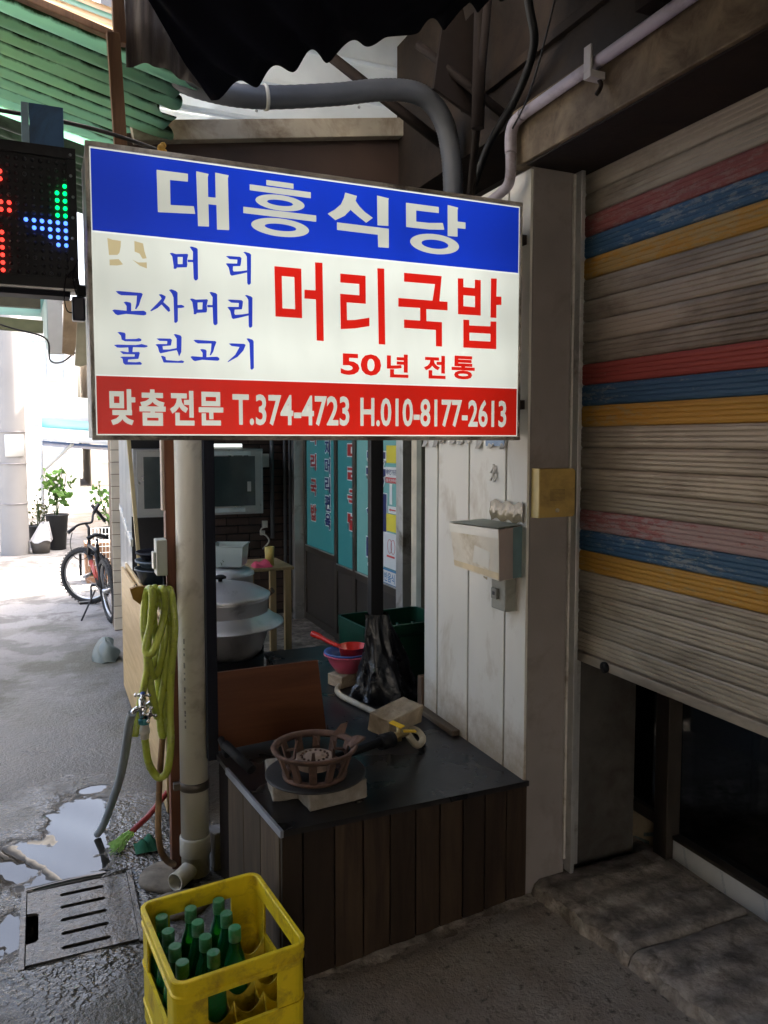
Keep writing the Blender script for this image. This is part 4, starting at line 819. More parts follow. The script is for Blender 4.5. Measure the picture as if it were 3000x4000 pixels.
def wavy(length, ncell, z0, zlo, zhi):
    pts = [(0, z0), (length, z0)]; N = ncell * 8; top = []
    for i in range(N + 1):
        s_ = i / N * ncell; f = abs(math.sin(math.pi * s_)); top.append((length * i / N, zhi - (zhi - zlo) * f ** .8))
    return pts + top[::-1]
for i in range(1, nx_):
    x = -iw / 2 + iw * i / nx_
    obj('divider', xf(MB().prism([wavy(idp, ny_, .01, .125, .168)], lambda u, v, h, x=x: (x - .0015 + h, -idp / 2 + u, v), .003), CM), M_yc2, cr)
for j in range(1, ny_):
    y = -idp / 2 + idp * j / ny_
    obj('divider', xf(MB().prism([wavy(iw, nx_, .011, .125, .167)], lambda u, v, h, y=y: (-iw / 2 + u, y - .0015 + h, v), .003), CM), M_yc2, cr)
obj('base', xf(MB().box(-iw / 2, iw / 2, -idp / 2, idp / 2, .004, .009), CM), M_yc, cr)
M_bot = glass('green bottle glass', (.02, .42, .14), .08, .75); M_cap = surf('green screw cap', (.05, .24, .10), .4, var=.15, bump=.1, dirt=(.18, .32, .22), damt=.4, dscale=40)
prof = [(0, .0), (.029, 0), (.0325, .004), (.0325, .150), (.031, .172), (.024, .205), (.0165, .228), (.0135, .250), (.0135, .262), (.0, .262)]
bproto = None
cells = [(0, 4), (0, 3), (0, 2), (0, 1), (1, 4), (1, 3), (1, 2), (1, 1), (2, 4), (2, 3), (2, 2)]
for (i, j) in cells:
    p0 = CM @ Vector((-iw / 2 + iw * (i + .5) / nx_, -idp / 2 + idp * (j + .5) / ny_, .0095))
    t = thing('glass_bottle', ('capped green bottle in the row of four along the outer wall of the yellow crate', 'capped green bottle in the middle row of four in the yellow crate', 'capped green bottle in the row of three beside the empty cells of the yellow crate')[i], 'bottle', p0, 'bottles in the yellow crate')
    if bproto is None:
        b1 = obj('body', MB().lathe(prof, p0, 24), M_bot, t); b2 = obj('cap', MB().lathe([(.0145, .246), (.0165, .247), (.0165, .252), (.0158, .2535), (.0168, .255), (.0168, .281), (.0155, .283), (0, .2835)], p0, 22, smooth=False), M_cap, t); bproto = (b1, b2, p0)
    else:
        for b_ in bproto[:2]: dup(b_, WL[b_] - bproto[2] + p0, t)

# ------------------------------------------------------------------ drain cover
M_grate = surf('wet galvanised plate', (.10, .096, .09), .14, .5, var=.4, scale=12, bump=1., bscale=48, dirt=(.10, .08, .06), damt=.4, dscale=12, bdist=.005)
dc = thing('drain_cover', 'wet metal drain cover with five slots in the alley floor', 'drain cover', ((DX0 + DX1) / 2, (DY0 + DY1) / 2, -.02))
def slot(x0, x1, y, r_=.0105):
    return [(x1 + r_ * math.cos(R(-90 + 180 * i / 6)), y + r_ * math.sin(R(-90 + 180 * i / 6))) for i in range(7)] + [(x0 + r_ * math.cos(R(90 + 180 * i / 6)), y + r_ * math.sin(R(90 + 180 * i / 6))) for i in range(7)]
holes = [slot(.026, .152, 2.572 + k * .0785) for k in range(5)]
ox0, ox1 = DX0 + .006, DX1 - .012
outer = [(ox0, DY0 + .006), (ox1, DY0 + .006), (ox1, DY1 - .006), (ox0, DY1 - .006), (ox0, 2.812), (ox0 + .028, 2.806), (ox0 + .036, 2.795), (ox0 + .036, 2.650), (ox0 + .028, 2.638), (ox0, 2.634)]
obj('plate', MB().prism([outer] + holes, lambda u, v, h: (u, v, -.006 + h), .010), M_grate, dc)
obj('frame_bar', MB().box(DX0 - .014, DX0 + .003, DY0 - .01, DY1 + .01, -.03, .005, .001), M_grate, dc); obj('frame_bar', MB().box(DX1 - .010, DX1 + .008, DY0 - .01, DY1 + .01, -.03, .0045, .001), M_grate, dc)
obj('pit', MB().box(DX0 + .004, DX1 - .011, DY0 + .004, DY1 - .004, -.215, -.21), M_black, dc)
# ------------------------------------------------------------------ downpipe, timber post, hose and tap
dp = thing('downpipe', 'thick ivory plastic downpipe with dark clamp and elbow foot', 'downpipe', (.48, 2.835, 0))
PX, PY = .480, 2.835
obj('pipe', MB().tube([(PX, PY, .01), (PX, PY, 2.42)], .0505, 32), M_pvc, dp)
obj('coupling', MB().lathe([(.051, .085), (.056, .087), (.056, .150), (.055, .154), (.051, .156)], (PX, PY, 0), 32), M_pvc, dp)
obj('elbow', MB().tube(smooth_path([(PX, PY, .05), (PX - .03, PY - .03, .04), (PX - .06, PY - .06, .036), (PX - .088, PY - .085, .036)]), .030, 24, cap=False), M_pvc, dp, thick=.004)
obj('clamp', MB().lathe([(.0508, .332), (.054, .333), (.054, .362), (.0508, .363)], (PX, PY, 0), 32).box(PX - .075, PX - .05, PY - .012, PY + .012, .335, .360, .002), surf('rusty dark clamp', (.10, .085, .07), .5, .5, var=.3), dp)
for k in range(16):
    a_ = R(224); z_ = .90 - k * .022 - (.012 if k % 4 == 0 else 0); h_ = .006 + random.random() * .006
    obj('print_mark', MB().add([(PX + .0508 * math.cos(a_ + q), PY + .0508 * math.sin(a_ + q), z_ + w_) for q, w_ in ((0, 0), (.13, 0), (.13, h_), (0, h_))], [(0, 1, 2, 3)]), MATS.get('grey print') or surf('grey print', (.22, .21, .19), .6, bump=0), dp)
M_post = wood('red brown painted timber', (.19, .065, .028), (.10, .035, .018), .5, 2, .05, .15)
tp = thing('timber_post', 'red brown timber post standing behind the ivory downpipe', 'post', (.425, 2.89, 0))
BX('post', M_post, tp, .400, .442, 2.865, 2.915, .0, 2.36, .003)
BX('bleached_strip', surf('bleached timber edge', (.55, .45, .38), .7, var=.2), tp, .3905, .3997, 2.87, 2.91, 1.35, 2.3, .001)
el = thing('electric_box', 'pale grey electric box fixed to the red brown post', 'electric box', (.385, 2.85, 1.12))
BX('housing', surf('pale grey green plastic', (.44, .46, .41), .5, var=.08), el, .362, .3995, 2.832, 2.90, 1.122, 1.25, .004)
BX('cover', surf('pale grey cover', (.50, .50, .45), .4, var=.06), el, .352, .3615, 2.845, 2.888, 1.145, 1.205, .002)
obj('cable', MB().tube([(.392, 2.862, 1.12), (.393, 2.862, 1.00)], .006, 8), M_black, el); BX('cable_clip', M_steel, el, .386, .399, 2.852, 2.8645, 1.07, 1.085, .001)
hk = thing('wooden_hook', 'yellowish wooden peg holding the coiled hose', 'hook', (.30, 2.74, 1.03))
obj('peg', MB().prism([[(.262, 1.098), (.285, 1.102), (.40, 1.082), (.40, 1.045), (.318, 1.012), (.30, 1.035), (.272, 1.062)]], lambda u, v, h: (u, 2.745 + h + (u - .262) * .75, v), .022), wood('yellow pine peg', (.50, .28, .07), (.36, .18, .045), axis=0), hk)
HOSE = [(.266, .589), (.281, .669), (.300, .763), (.312, .840), (.304, .971), (.312, 1.061), (.322, 1.098), (.33, 1.078), (.325, .983), (.305, .898), (.319, .878), (.342, .914), (.367, .989), (.374, 1.061), (.366, 1.097), (.355, 1.083), (.34, 1.025), (.314, .897), (.324, .809), (.337, .786), (.353, .815), (.367, .892), (.375, .978), (.361, 1.062), (.344, 1.097), (.335, 1.075), (.338, .982), (.349, .874), (.322, .80), (.331, .701), (.346, .639), (.357, .688), (.373, .793), (.385, .939), (.393, 1.035), (.389, 1.084), (.378, 1.06), (.369, .964), (.355, .844), (.353, .649), (.36, .57), (.372, .607), (.383, .743), (.406, .936), (.405, 1.034), (.397, 1.082), (.399, 1.058), (.404, .951), (.391, .797), (.386, .651), (.385, .552), (.371, .461), (.347, .43), (.324, .454), (.306, .506), (.297, .590)]
YO = [2.742] * 7 + [2.715] * 8 + [2.745] * 10 + [2.755] * 12 + [2.77] * 9 + [2.735] * 10
hp = [(x, YO[min(i, len(YO) - 1)] + .012 * math.sin(i * 1.7), z_) for i, (x, z_) in enumerate(HOSE)]
obj('garden_hose', MB().tube(smooth_path(hp, 5), .0130, 10), surf('yellow green hose', (.40, .46, .07), .28, var=.12, scale=10, bump=.02, dirt=(.20, .21, .05), damt=.25, dscale=20, coat=.3), label='coiled yellow green garden hose hanging from a wooden peg', cat='hose')
ft = thing('water_tap', 'chrome double tap with cross handles below the coiled hose', 'tap', (.30, 2.72, .58))
obj('body', MB().tube([(.292, 2.72, .725), (.292, 2.72, .655)], .0125, 14).ball((.292, 2.72, .690), .017, 10).tube(smooth_path([(.292, 2.72, .688), (.32, 2.75, .694), (.345, 2.79, .700), (.36, 2.85, .70)]), .010, 10), M_chrome, ft)
obj('spout', MB().tube(smooth_path([(.290, 2.72, .688), (.272, 2.712, .694), (.258, 2.706, .684), (.256, 2.703, .672)]), .0095, 12), M_chrome, ft)
def cross(c, nrm):
    mb = MB(); c = Vector(c); nrm = Vector(nrm).normalized(); u = nrm.orthogonal().normalized(); w_ = nrm.cross(u)
    mb.tube([c - nrm * .012, c + nrm * .006], .008, 10)
    for k in range(4):
        a = math.pi / 2 * k + .5; q = c + (u * math.cos(a) + w_ * math.sin(a)) * .022; mb.tube([c, q], [.006, .0045], 8); mb.ball(q, .0072, 8)
    return mb
obj('cross_handle', cross((.292, 2.715, .738), (0, -.25, 1)), M_chrome, ft); obj('cross_handle', cross((.312, 2.70, .672), (.4, -1, .15)), M_chrome, ft)
obj('cap_disc', MB().lathe([(0, .005), (.007, .004), (.008, 0)], (.292, 2.7135, .7445), 12), M_bluep, ft)
obj('teal_collar', MB().lathe([(.014, 0), (.019, .003), (.019, .018), (.014, .022)], (.296, 2.72, .635), 16), surf('teal plastic', (.03, .19, .22), .4), ft)
obj('hose_connector', MB().lathe([(.012, 0), (.015, .002), (.015, .018), (.018, .02), (.018, .034), (.015, .036), (.015, .05), (.012, .052)], (.297, 2.722, .583), 14), surf('clear white plastic', (.62, .60, .55), .35), ft)
obj('supply_pipe', MB().tube(smooth_path([(.366, 2.86, .70), (.376, 2.845, .60), (.360, 2.83, .43), (.346, 2.80, .277), (.343, 2.78, .20), (.350, 2.77, .15), (.372, 2.79, .10), (.40, 2.83, .06)]), .0115, 10), surf('brown rusty pipe', (.17, .09, .045), .6, .3, var=.4, scale=9, bump=.3, dirt=(.32, .21, .1), damt=.4), ft)
GH = [(.256, 2.700, .686), (.248, 2.72, .647), (.238, 2.78, .529), (.227, 2.90, .384), (.209, 3.05, .234), (.186, 3.20, .083), (.165, 3.27, .014)]
obj('drain_hose', MB().tube(smooth_path(GH), .0150, 12), surf('grey soft hose', (.24, .27, .29), .4, var=.15, bump=.1, bscale=30), label='limp grey hose hanging from the tap spout to the ground', cat='hose')
# broom, green rag, stones
br = thing('hand_broom', 'red handled broom with lime green bristles lying by the post', 'broom', (.30, 3.19, 0))
obj('handle', MB().tube([(.285, 3.185, .035), (.36, 3.245, .06), (.46, 3.33, .12)], .012, 10), surf('dark red plastic', (.28, .03, .03), .4), br)
mb = MB()
for k in range(90):
    a = Vector((.287 + jit(.012), 3.188 + jit(.012), .034 + jit(.008))); b = Vector((.225 + jit(.03), 3.125 + jit(.04), .006 + random.random() * .03)); mb.tube([a, (a + b) / 2 + Vector((0, 0, .004)), b], [.0016, .0014, .001], 4, False)
obj('bristles', mb, surf('lime bristles', (.30, .55, .12), .5, var=.3), br, kind='stuff')
mb = MB(); mb.grid(12, 10, lambda u, v: (.29 + .10 * u, 3.05 + .09 * v, .01 + .035 * math.sin(math.pi * u) * math.sin(math.pi * v) * (1 + .5 * math.sin(u * 15 + v * 9))))
obj('green_rag', mb, surf('dark green cloth', (.01, .10, .05), .9), label='crumpled dark green rag behind the rusty pipe', cat='rag')
M_stone = surf('muddy stone', (.17, .145, .11), .8, var=.3, scale=9, bump=.8, bscale=30, dirt=(.07, .055, .04), damt=.4)
def stone(nm, c, sz, seed, lb):
    random.seed(seed); bm = bmesh.new(); bmesh.ops.create_icosphere(bm, subdivisions=3, radius=1)
    off = [Vector((jit(1), jit(1), jit(1))).normalized() for _ in range(14)]
    for v in bm.verts:
        n0 = v.co.normalized(); k = 1 - .22 * max(0, max(n0.dot(o) for o in off) - .72) / .28
        v.co = Vector((n0.x * sz[0], n0.y * sz[1], n0.z * sz[2])) * k + Vector(c)
    bm.verts.index_update(); mb = MB().add([v.co[:] for v in bm.verts], [[v.index for v in f.verts] for f in bm.faces], True); bm.free()
    return obj(nm, mb, M_stone, label=lb, cat='stone')
stone('kerb_stone', (.375, 2.86, -.006), (.10, .12, .036), 4, 'muddy stone at the foot of the red brown post')
stone('kerb_stone', (.40, 2.66, .0), (.11, .10, .032), 9, 'flat muddy stone between drain cover and yellow crate')
obj('grey_block', rough_brick((.578, 2.86, .075), (.075, .07, .145), 10, 12), surf('grey pumice block', (.24, .22, .20), .9, var=.2, bump=.6), label='upright grey block on the ground right of the downpipe', cat='block')
obj('steel_tube', MB().tube([(.55, 2.62, .56), (.605, 2.47, .52)], .016, 12).tube([(.552, 2.60, .53), (.552, 2.70, .55)], .012, 10), M_black, label='short black pipe ends at the left back corner of the counter', cat='pipe')

# ------------------------------------------------------------------ kitchen behind the sign
fl = BX('kitchen_floor', M_conc_dark, None, .62, 2.6, 4.05, 7.0, .0, .06, kind='structure')
bwk = thing('brick_wall', 'dark brick back wall of the open kitchen', 'wall', (1.3, 6.7, 0))
BX('backing', surf('black mortar', (.022, .019, .017), .9), bwk, .60, 2.20, 6.712, 6.85, .06, 2.40)
M_brick = surf('sooty brown brick', (.075, .048, .038), .8, var=.3, bump=.3, objvar=.3)
bp = None
for r_ in range(30):
    for c_ in range(8):
        x = .95 + c_ * .2 + (.1 if r_ % 2 else 0); z_ = .10 + r_ * .07
        if x + .19 > 2.18: continue
        if bp is None: bp = obj('brick', MB().box(x, x + .19, 6.695, 6.715, z_, z_ + .06, .002), M_brick, bwk); bo = WL[bp] - Vector((x, 0, z_))
        else: dup(bp, bo + Vector((x, jit(.003), z_)), bwk)
cb = thing('wall_cabinet', 'stainless steel wall cabinet with dark glass doors in the kitchen', 'cabinet', (1.15, 6.4, 1.0))
BX('body', M_steel, cb, .64, 1.655, 6.26, 6.68, 1.005, 1.535, .004)
M_cglass = surf('dark greenish glass', (.03, .045, .045), .08, var=.2, bump=.02, spec=.6)
for a, b in ((.665, 1.135), (1.16, 1.635)):
    dr = obj('door', MB().box(a, b, 6.246, 6.2595, 1.02, 1.52, .003), surf('steel door frame', (.36, .37, .36), .3, .8, var=.1), cb)
    obj('glass', MB().box(a + .05, b - .05, 6.240, 6.2455, 1.075, 1.475), M_cglass, dr)
    obj('handle', MB().box((b - .10) if a < 1 else (a + .36), (b - .07) if a < 1 else (a + .39), 6.236, 6.2395, 1.19, 1.27, .002), M_steel, dr)
obj('film_strip', MB().box(1.165, 1.50, 6.237, 6.2455, 1.025, 1.06).box(1.165, 1.55, 6.237, 6.2455, 1.482, 1.515), surf('pale protective film', (.45, .52, .52), .4), cb)
lamp = thing('strip_light', 'lit white strip light on top of the steel cabinet', 'strip light', (1.3, 6.4, 1.54))
BX('housing', M_side, lamp, .98, 1.50, 6.30, 6.36, 1.537, 1.552, .002); obj('tube', MB().tube([(1.0, 6.29, 1.562), (1.49, 6.29, 1.562)], .012, 10), emit('lit tube', (.92, 1., .98), 2.2), lamp)
BX('switch_box', surf('white plastic', (.62, .62, .56), .4, var=.05), None, 1.735, 1.81, 6.63, 6.694, 1.37, 1.485, .004, label='white plastic switch box on the dark brick wall', cat='switch box')
ot = thing('wall_outlet', 'white outlet with dangling plug on the dark brick wall', 'outlet', (1.76, 6.65, .75)); BX('plate', surf('white plastic plate', (.60, .60, .54), .4), ot, 1.755, 1.80, 6.66, 6.694, .84, .90, .003); BX('plate', MATS['white plastic plate'], ot, 1.735, 1.775, 6.66, 6.694, .775, .815, .003)
obj('cord', MB().tube(smooth_path([(1.777, 6.655, .85), (1.74, 6.65, .835), (1.735, 6.65, .80), (1.78, 6.64, .77), (1.80, 6.63, .72), (1.74, 6.62, .66)]), .007, 6), MATS['white plastic plate'], ot)
for k, (x, r_) in enumerate(((1.83, .018), (1.945, .014), (1.99, .012))):
    obj('wall_pipe', MB().tube([(x, 6.62, .2 if k else .75), (x, 6.62, 2.38)], r_, 10), surf('sooty grey pipe', (.13, .14, .15), .45, .3), label=('thick grey pipe', 'thin grey pipe', 'slim corner pipe')[k] + ' rising up the dark brick wall', cat='pipe')
# big cauldron on a burner stand
cx, cy2 = .905, 4.38
M_pot = surf('dull spun aluminium', (.72, .72, .73), .34, .7, var=.06, scale=4, bump=.02, bscale=20, dirt=(.40, .39, .38), damt=.12)
pt = thing('cauldron', 'large dull aluminium cauldron with flange and domed lid', 'pot', (cx, cy2, .25))
obj('body', MB().lathe([(0, .33), (.14, .34), (.225, .41), (.258, .50), (.262, .60), (.266, .70), (.273, .71), (.273, .722), (.264, .724), (.256, .70), (.252, .60), (.2, .42), (0, .36)], (cx, cy2, 0), 48), M_pot, pt)
obj('flange', MB().lathe([(.262, .598), (.30, .588), (.345, .568), (.353, .571), (.351, .580), (.31, .602), (.278, .628), (.265, .638)], (cx, cy2, 0), 48), M_pot, pt)
lid = obj('lid', MB().lathe([(.277, .723), (.279, .735), (.264, .744), (.20, .776), (.10, .800), (0, .808)], (cx, cy2, 0), 48), M_pot, pt)
obj('knob', MB().lathe([(0, 0), (.012, 0), (.012, .012), (.034, .018), (.034, .028), (.02, .036), (0, .036)], (cx, cy2, .807), 20), M_black, lid)
obj('stand', MB().lathe([(.20, .06), (.23, .06), (.24, .40), (.232, .40), (.20, .06)], (cx, cy2, 0), 40), M_black, pt)
cx3, cy3 = 1.05, 4.95
pt2 = thing('stock_pot', 'second steaming aluminium pot behind the cauldron', 'pot', (cx3, cy3, .3))
obj('body', MB().lathe([(0, .32), (.17, .32), (.18, .36), (.18, .74), (.188, .748), (.188, .756), (.175, .756), (.17, .40), (0, .36)], (cx3, cy3, 0), 40), M_pot, pt2); obj('lid', MB().lathe([(.187, .757), (.187, .765), (.16, .785), (.05, .80), (0, .802)], (cx3, cy3, 0), 40), M_pot, pt2)
obj('stand', MB().box(cx3 - .2, cx3 + .2, cy3 - .2, cy3 + .2, .06, .318, .004), M_black, pt2)
fb = thing('food_container', 'clear plastic container of chopped greens on the stock pot lid', 'container', (1.08, 4.95, .80))
M_tub = glass('milky plastic', (.72, .85, .84), .35, .6)
obj('tub', MB().lathe([(.105, .804), (.125, .81), (.14, .935), (.15, .94), (.15, .946), (.136, .944), (.121, .815), (0, .812)], (0, 0, 0), 4, Matrix.Translation((1.085, 4.93, 0)) @ Matrix.Rotation(R(20), 4, 'Z'), smooth=False), M_tub, fb)
mb = MB(); random.seed(3)
for k in range(160):
    c = Vector((1.085 + jit(.07), 4.93 + jit(.07), .822 + random.random() * .06)); a = Vector((jit(1), jit(1), jit(1))).normalized() * .016; b = Vector((jit(1), jit(1), jit(1))).normalized() * .008; mb.add([c - a, c + b, c + a, c - b], [(0, 1, 2, 3)])
obj('greens', mb, surf('chopped greens', (.06, .15, .04), .6, var=.4), fb, kind='stuff')
tb = thing('kitchen_table', 'small pale wooden table beside the cauldron', 'table', (1.45, 5.25, .06))
M_pine = wood('pale pine', (.42, .32, .17), (.28, .20, .10), axis=2)
BX('top', M_pine, tb, 1.22, 1.56, 5.10, 5.55, .722, .742, .003)
for (x, y) in ((1.50, 5.12), (1.24, 5.12), (1.50, 5.50), (1.24, 5.50)): BX('leg', M_pine, tb, x, x + .045, y, y + .04, .06, .7215, .002)
obj('mustard_cup', MB().lathe([(0, 0), (.032, 0), (.031, .07), (.034, .13), (.030, .13), (.027, .01), (0, .01)], (1.42, 5.22, .7425), 20), surf('mustard plastic', (.45, .36, .10), .4), label='mustard yellow plastic cup on the pale wooden table', cat='cup')
mb = MB(); mb.grid(14, 12, lambda u, v: (1.29 + .13 * u, 5.12 + .12 * v, .745 + .035 * (math.sin(math.pi * u) * math.sin(math.pi * v)) ** .4 * (1 + .6 * math.sin(u * 9 + 7 * v) * math.sin(v * 8))))
obj('dish_cloth', mb, surf('pink cloth', (.60, .08, .14), .9), label='bright pink dish cloth on the pale wooden table', cat='cloth')
obj('ladle_handle', MB().tube([(1.30, 4.9, .60), (1.34, 4.86, .64)], .02, 10), wood('handle wood', (.25, .18, .12), (.15, .1, .06)), label='stub of a wooden handle beside the cauldron flange', cat='handle')
# dark tubs left of the cauldron
for k, (z0, z1, m) in enumerate(((.10, .80, M_black), (.805, .90, surf('navy tub', (.02, .03, .045), .35)), (.905, .945, surf('slate tub', (.07, .10, .13), .35)), (.95, .99, M_navy))):
    obj('plastic_tub', MB().lathe([(0, z0), (.12 - .004 * k, z0), (.15 - .004 * k, z1), (.155 - .004 * k, z1), (.155 - .004 * k, z1 - .01), (0, z1 - .012)], (.60, 4.45, 0), 24), m, label=('tall black tub standing left of the cauldron', 'navy tub stacked on the tall black tub', 'slate blue basin near the top of the tub stack', 'dark basin topmost of the tub stack')[k], cat='tub', group='stack of tubs')
# ------------------------------------------------------------------ stall screens on the alley side
obj('screen_board', MB().box(.445, .462, 3.30, 5.20, .03, .80, .003).box(.470, .485, 3.30, 5.20, .03, .82, .003), wood('pale yellow pine board', (.56, .40, .20), (.40, .26, .11), .5, 1, .05, .08), label='pale pine screen board running along the alley side of the kitchen', cat='board')
obj('leaning_batten', MB().obox((.506, 5.0, 1.32), (.022, .03, 1.35), (0, -3.5, 0), .002), wood('cream batten', (.58, .50, .30), (.42, .34, .18)), label='thin cream timber batten leaning at the vinyl screen', cat='batten')
M_vinyl = sheet('clear milky vinyl', (.90, .92, .93), .6, None, .5, .12)
vn = thing('vinyl_screen', 'milky clear vinyl sheet screening the kitchen from the alley', 'vinyl sheet', (.47, 5.5, .3))
obj('sheet', MB().grid(24, 12, lambda u, v: (.510 + .010 * math.sin(u * 19 + v * 2) + .05 * u, 5.22 + 1.3 * u, .35 + 1.45 * v + .02 * math.sin(u * 7))), M_vinyl, vn)
BX('top_rail', M_side, vn, .50, .59, 5.20, 6.6, 1.80, 1.83, .002); obj('cross_rail', MB().obox((.532, 5.8, 1.02), (.016, 1.3, .045), (6, 0, -2), .002), M_side, vn)
obj('sack', MB().grid(28, 12, lambda u, v: (.395 + (.085 * math.sqrt(max(0, 1 - v ** 2)) * (1 + .22 * math.sin(u * 25 + v * 7))) * math.cos(2 * math.pi * u), 6.0 + (.15 * math.sqrt(max(0, 1 - v ** 2))) * math.sin(2 * math.pi * u), .004 + .15 * v + .012 * math.sin(u * 19 + v * 8))), sheet('misty plastic bag', (.30, .34, .32), .5, None, .5, .2), label='misty plastic sack slumped against the pine screen board', cat='sack')
tc = thing('tiled_pier', 'narrow beige tiled pier at the far corner of the kitchen', 'pier', (.58, 7.1, 0))
BX('core', surf('brown grout', (.16, .12, .08), .9), tc, .528, .72, 6.87, 7.18, 0, 2.46)
M_tile = surf('beige glazed tile', (.62, .56, .45), .3, var=.08, bump=.03, objvar=.06); tpz = None
for r_ in range(24):
    for (x0, x1) in ((.524, .612), (.618, .706)):
        if tpz is None: tpz = obj('tile', MB().box(x0, x1, 6.862, 6.872, .01, .105, .002), M_tile, tc); t0 = WL[tpz] - Vector((x0, 0, .01))
        else: dup(tpz, t0 + Vector((x0, 0, .01 + r_ * .101)), tc)

# ------------------------------------------------------------------ sliding doors with lettering (plane x = 2.05)
ds = thing('sliding_doors', 'bronze framed sliding doors with teal lettered glass', 'doors', (2.06, 5.3, .06))
M_tealg = emit('teal film glass with added glow', lin(52, 122, 128), .36); M_tealg2 = emit('pale teal film glass with added glow', lin(92, 146, 146), .45)  # door glass emits by itself; the glow stands in for room light behind
M_dred = surf('red door lettering', (.42, .03, .03), .4, bump=0, var=.05); M_dblue = surf('navy door lettering', (.012, .025, .13), .4, bump=0, var=.05); M_dwhite = surf('white lettering edge', (.72, .76, .78), .4, bump=0, var=.03)
def door(y0, y1, x, zb, gl, nm='door'):
    d0 = obj(nm, MB().box(x, x + .035, y0, y0 + .055, .07, 2.2, .002).box(x, x + .035, y1 - .055, y1, .07, 2.2, .002).box(x + .001, x + .034, y0 + .0555, y1 - .0555, zb - .055, zb, .002).box(x + .001, x + .034, y0 + .0555, y1 - .0555, .07, .13, .002).box(x + .001, x + .034, y0 + .0555, y1 - .0555, 2.12, 2.2, .002), M_alu_dark, ds)
    obj('kick_panel', MB().box(x + .012, x + .024, y0 + .055, y1 - .055, .13, zb - .055), surf('dark kick panel', (.05, .043, .036), .5, var=.2), d0)
    obj('glass', MB().box(x + .014, x + .020, y0 + .055, y1 - .055, zb, 2.12), gl, d0)
    obj('bead', MB().box(x - .004, x - .0005, y0 + .055, y1 - .055, zb - .006, zb + .004), M_alu, d0)
    return d0
d1 = door(5.60, 6.42, 2.05, .715, M_tealg); d2 = door(5.02, 5.60, 2.03, .668, M_tealg); d3 = door(4.30, 5.10, 1.985, .69, M_tealg2)
BX('jamb', M_alu, ds, 1.97, 2.10, 6.425, 6.50, .06, 2.3, .003); BX('jamb', M_alu, ds, 1.955, 2.08, 4.20, 4.295, .06, 2.3, .003); BX('jamb', surf('cream jamb', (.55, .50, .38), .5), ds, 1.94, 2.0, 3.98, 4.05, .06, 2.3, .003)
BX('head_rail', M_alu_dark, ds, 1.97, 2.10, 4.0, 6.5, 2.21, 2.3, .003)
def vertical_text(dr, chars, yc, w_, zt, hh, gap, m, x, bold=.03):
    for i, ch in enumerate(chars):
        z1_ = zt - i * (hh + gap)
        fn = lambda u, v, h: (x - h, u, v)
        big = text_mb(ch, yc + w_ / 2 + .008, yc - w_ / 2 - .008, z1_ - hh - .008, z1_ + .008, fn, bold + .05, 0); obj('letter_edge', big, M_dwhite, dr)
        obj('letter', text_mb(ch, yc + w_ / 2, yc - w_ / 2, z1_ - hh, z1_, fn, bold, .001), m, dr)
vertical_text(d1, '머리국밥', 6.18, .15, 1.70, .135, .075, M_dred, 2.0625, .035)
vertical_text(d1, '지머리편육', 5.83, .13, 1.605, .125, .02, M_dblue, 2.0625, .03)
vertical_text(d2, '머리국밥', 5.17, .34, 1.585, .125, .045, M_dred, 2.0425, .04)
vertical_text(d3, '흥식당', 4.70, .34, 1.55, .26, .03, M_dblue, 1.9975, .05)
def poster(y0, y1, z0, z1, m, x=1.9955, nm='poster'): return obj(nm, MB().box(x - .0008, x, y0, y1, z0, z1), m, d3)
M_yp = surf('yellow poster paper', (.66, .58, .05), .6, var=.08, bump=0); M_wp = surf('white poster paper', (.70, .72, .72), .5, var=.05, bump=0); M_rp = surf('red poster strip', (.50, .05, .05), .5, bump=0); M_bp = surf('blue poster strip', (.05, .22, .45), .5, bump=0)
fnp = lambda u, v, h: (1.9945 - h, u, v)
def ptext(t, y0, y1, z0, z1, m, b=.02): obj('print', text_mb(t, y1, y0, z0, z1, fnp, b, .0004), m, d3)
poster(4.36, 4.53, 1.46, 1.57, M_yp); poster(4.36, 4.54, 1.37, 1.435, M_wp); poster(4.36, 4.54, 1.335, 1.3695, M_rp); poster(4.44, 4.48, 1.20, 1.33, M_wp); poster(4.37, 4.50, 1.145, 1.19, M_wp); poster(4.36, 4.53, 1.03, 1.14, M_yp); poster(4.36, 4.58, .795, 1.02, M_wp); poster(4.36, 4.66, .695, .775, M_wp); poster(4.36, 4.66, .7755, .788, M_bp); poster(4.36, 4.66, .675, .6945, M_bp)
ptext('에어컨가동중', 4.37, 4.53, 1.385, 1.42, M_dblue); ptext('문을 꼭 닫아주세요', 4.365, 4.535, 1.342, 1.362, M_wp); ptext('일반음식', 4.40, 4.62, .705, .765, M_bp)
obj('print', MB().prism([[(4.485, 1.167), (4.465, 1.178), (4.465, 1.171), (4.385, 1.171), (4.385, 1.163), (4.465, 1.163), (4.465, 1.156)]], fnp, .0004), M_rp, d3)
for s_ in (0, 1): obj('print', MB().tube([(1.9942, 4.475 - .05 * s_ + .032 * math.cos(a * .42), .935 + .045 * math.sin(a * .42)) for a in range(15)], .0018, 4, closed=True), M_rp, d3)
obj('print', MB().box(1.9938, 1.9945, 4.40, 4.52, .865, .877), M_rp, d3)
obj('latch', MB().box(2.018, 2.0295, 5.03, 5.06, .88, 1.03, .002).tube([(2.01, 5.045, .93), (1.995, 5.055, .915), (1.995, 5.05, .90), (2.012, 5.045, .895)], .005, 8), M_black, d2)
BX('dining_room', surf('dim dining room wall', (.18, .15, .12), .9), ds, 2.6, 2.7, 3.9, 7, .0, 2.4)
BX('end_wall', surf('green grey end wall', (.20, .21, .17), .8), ds, 1.93, 2.3, 3.90, 3.96, .06, 2.40)
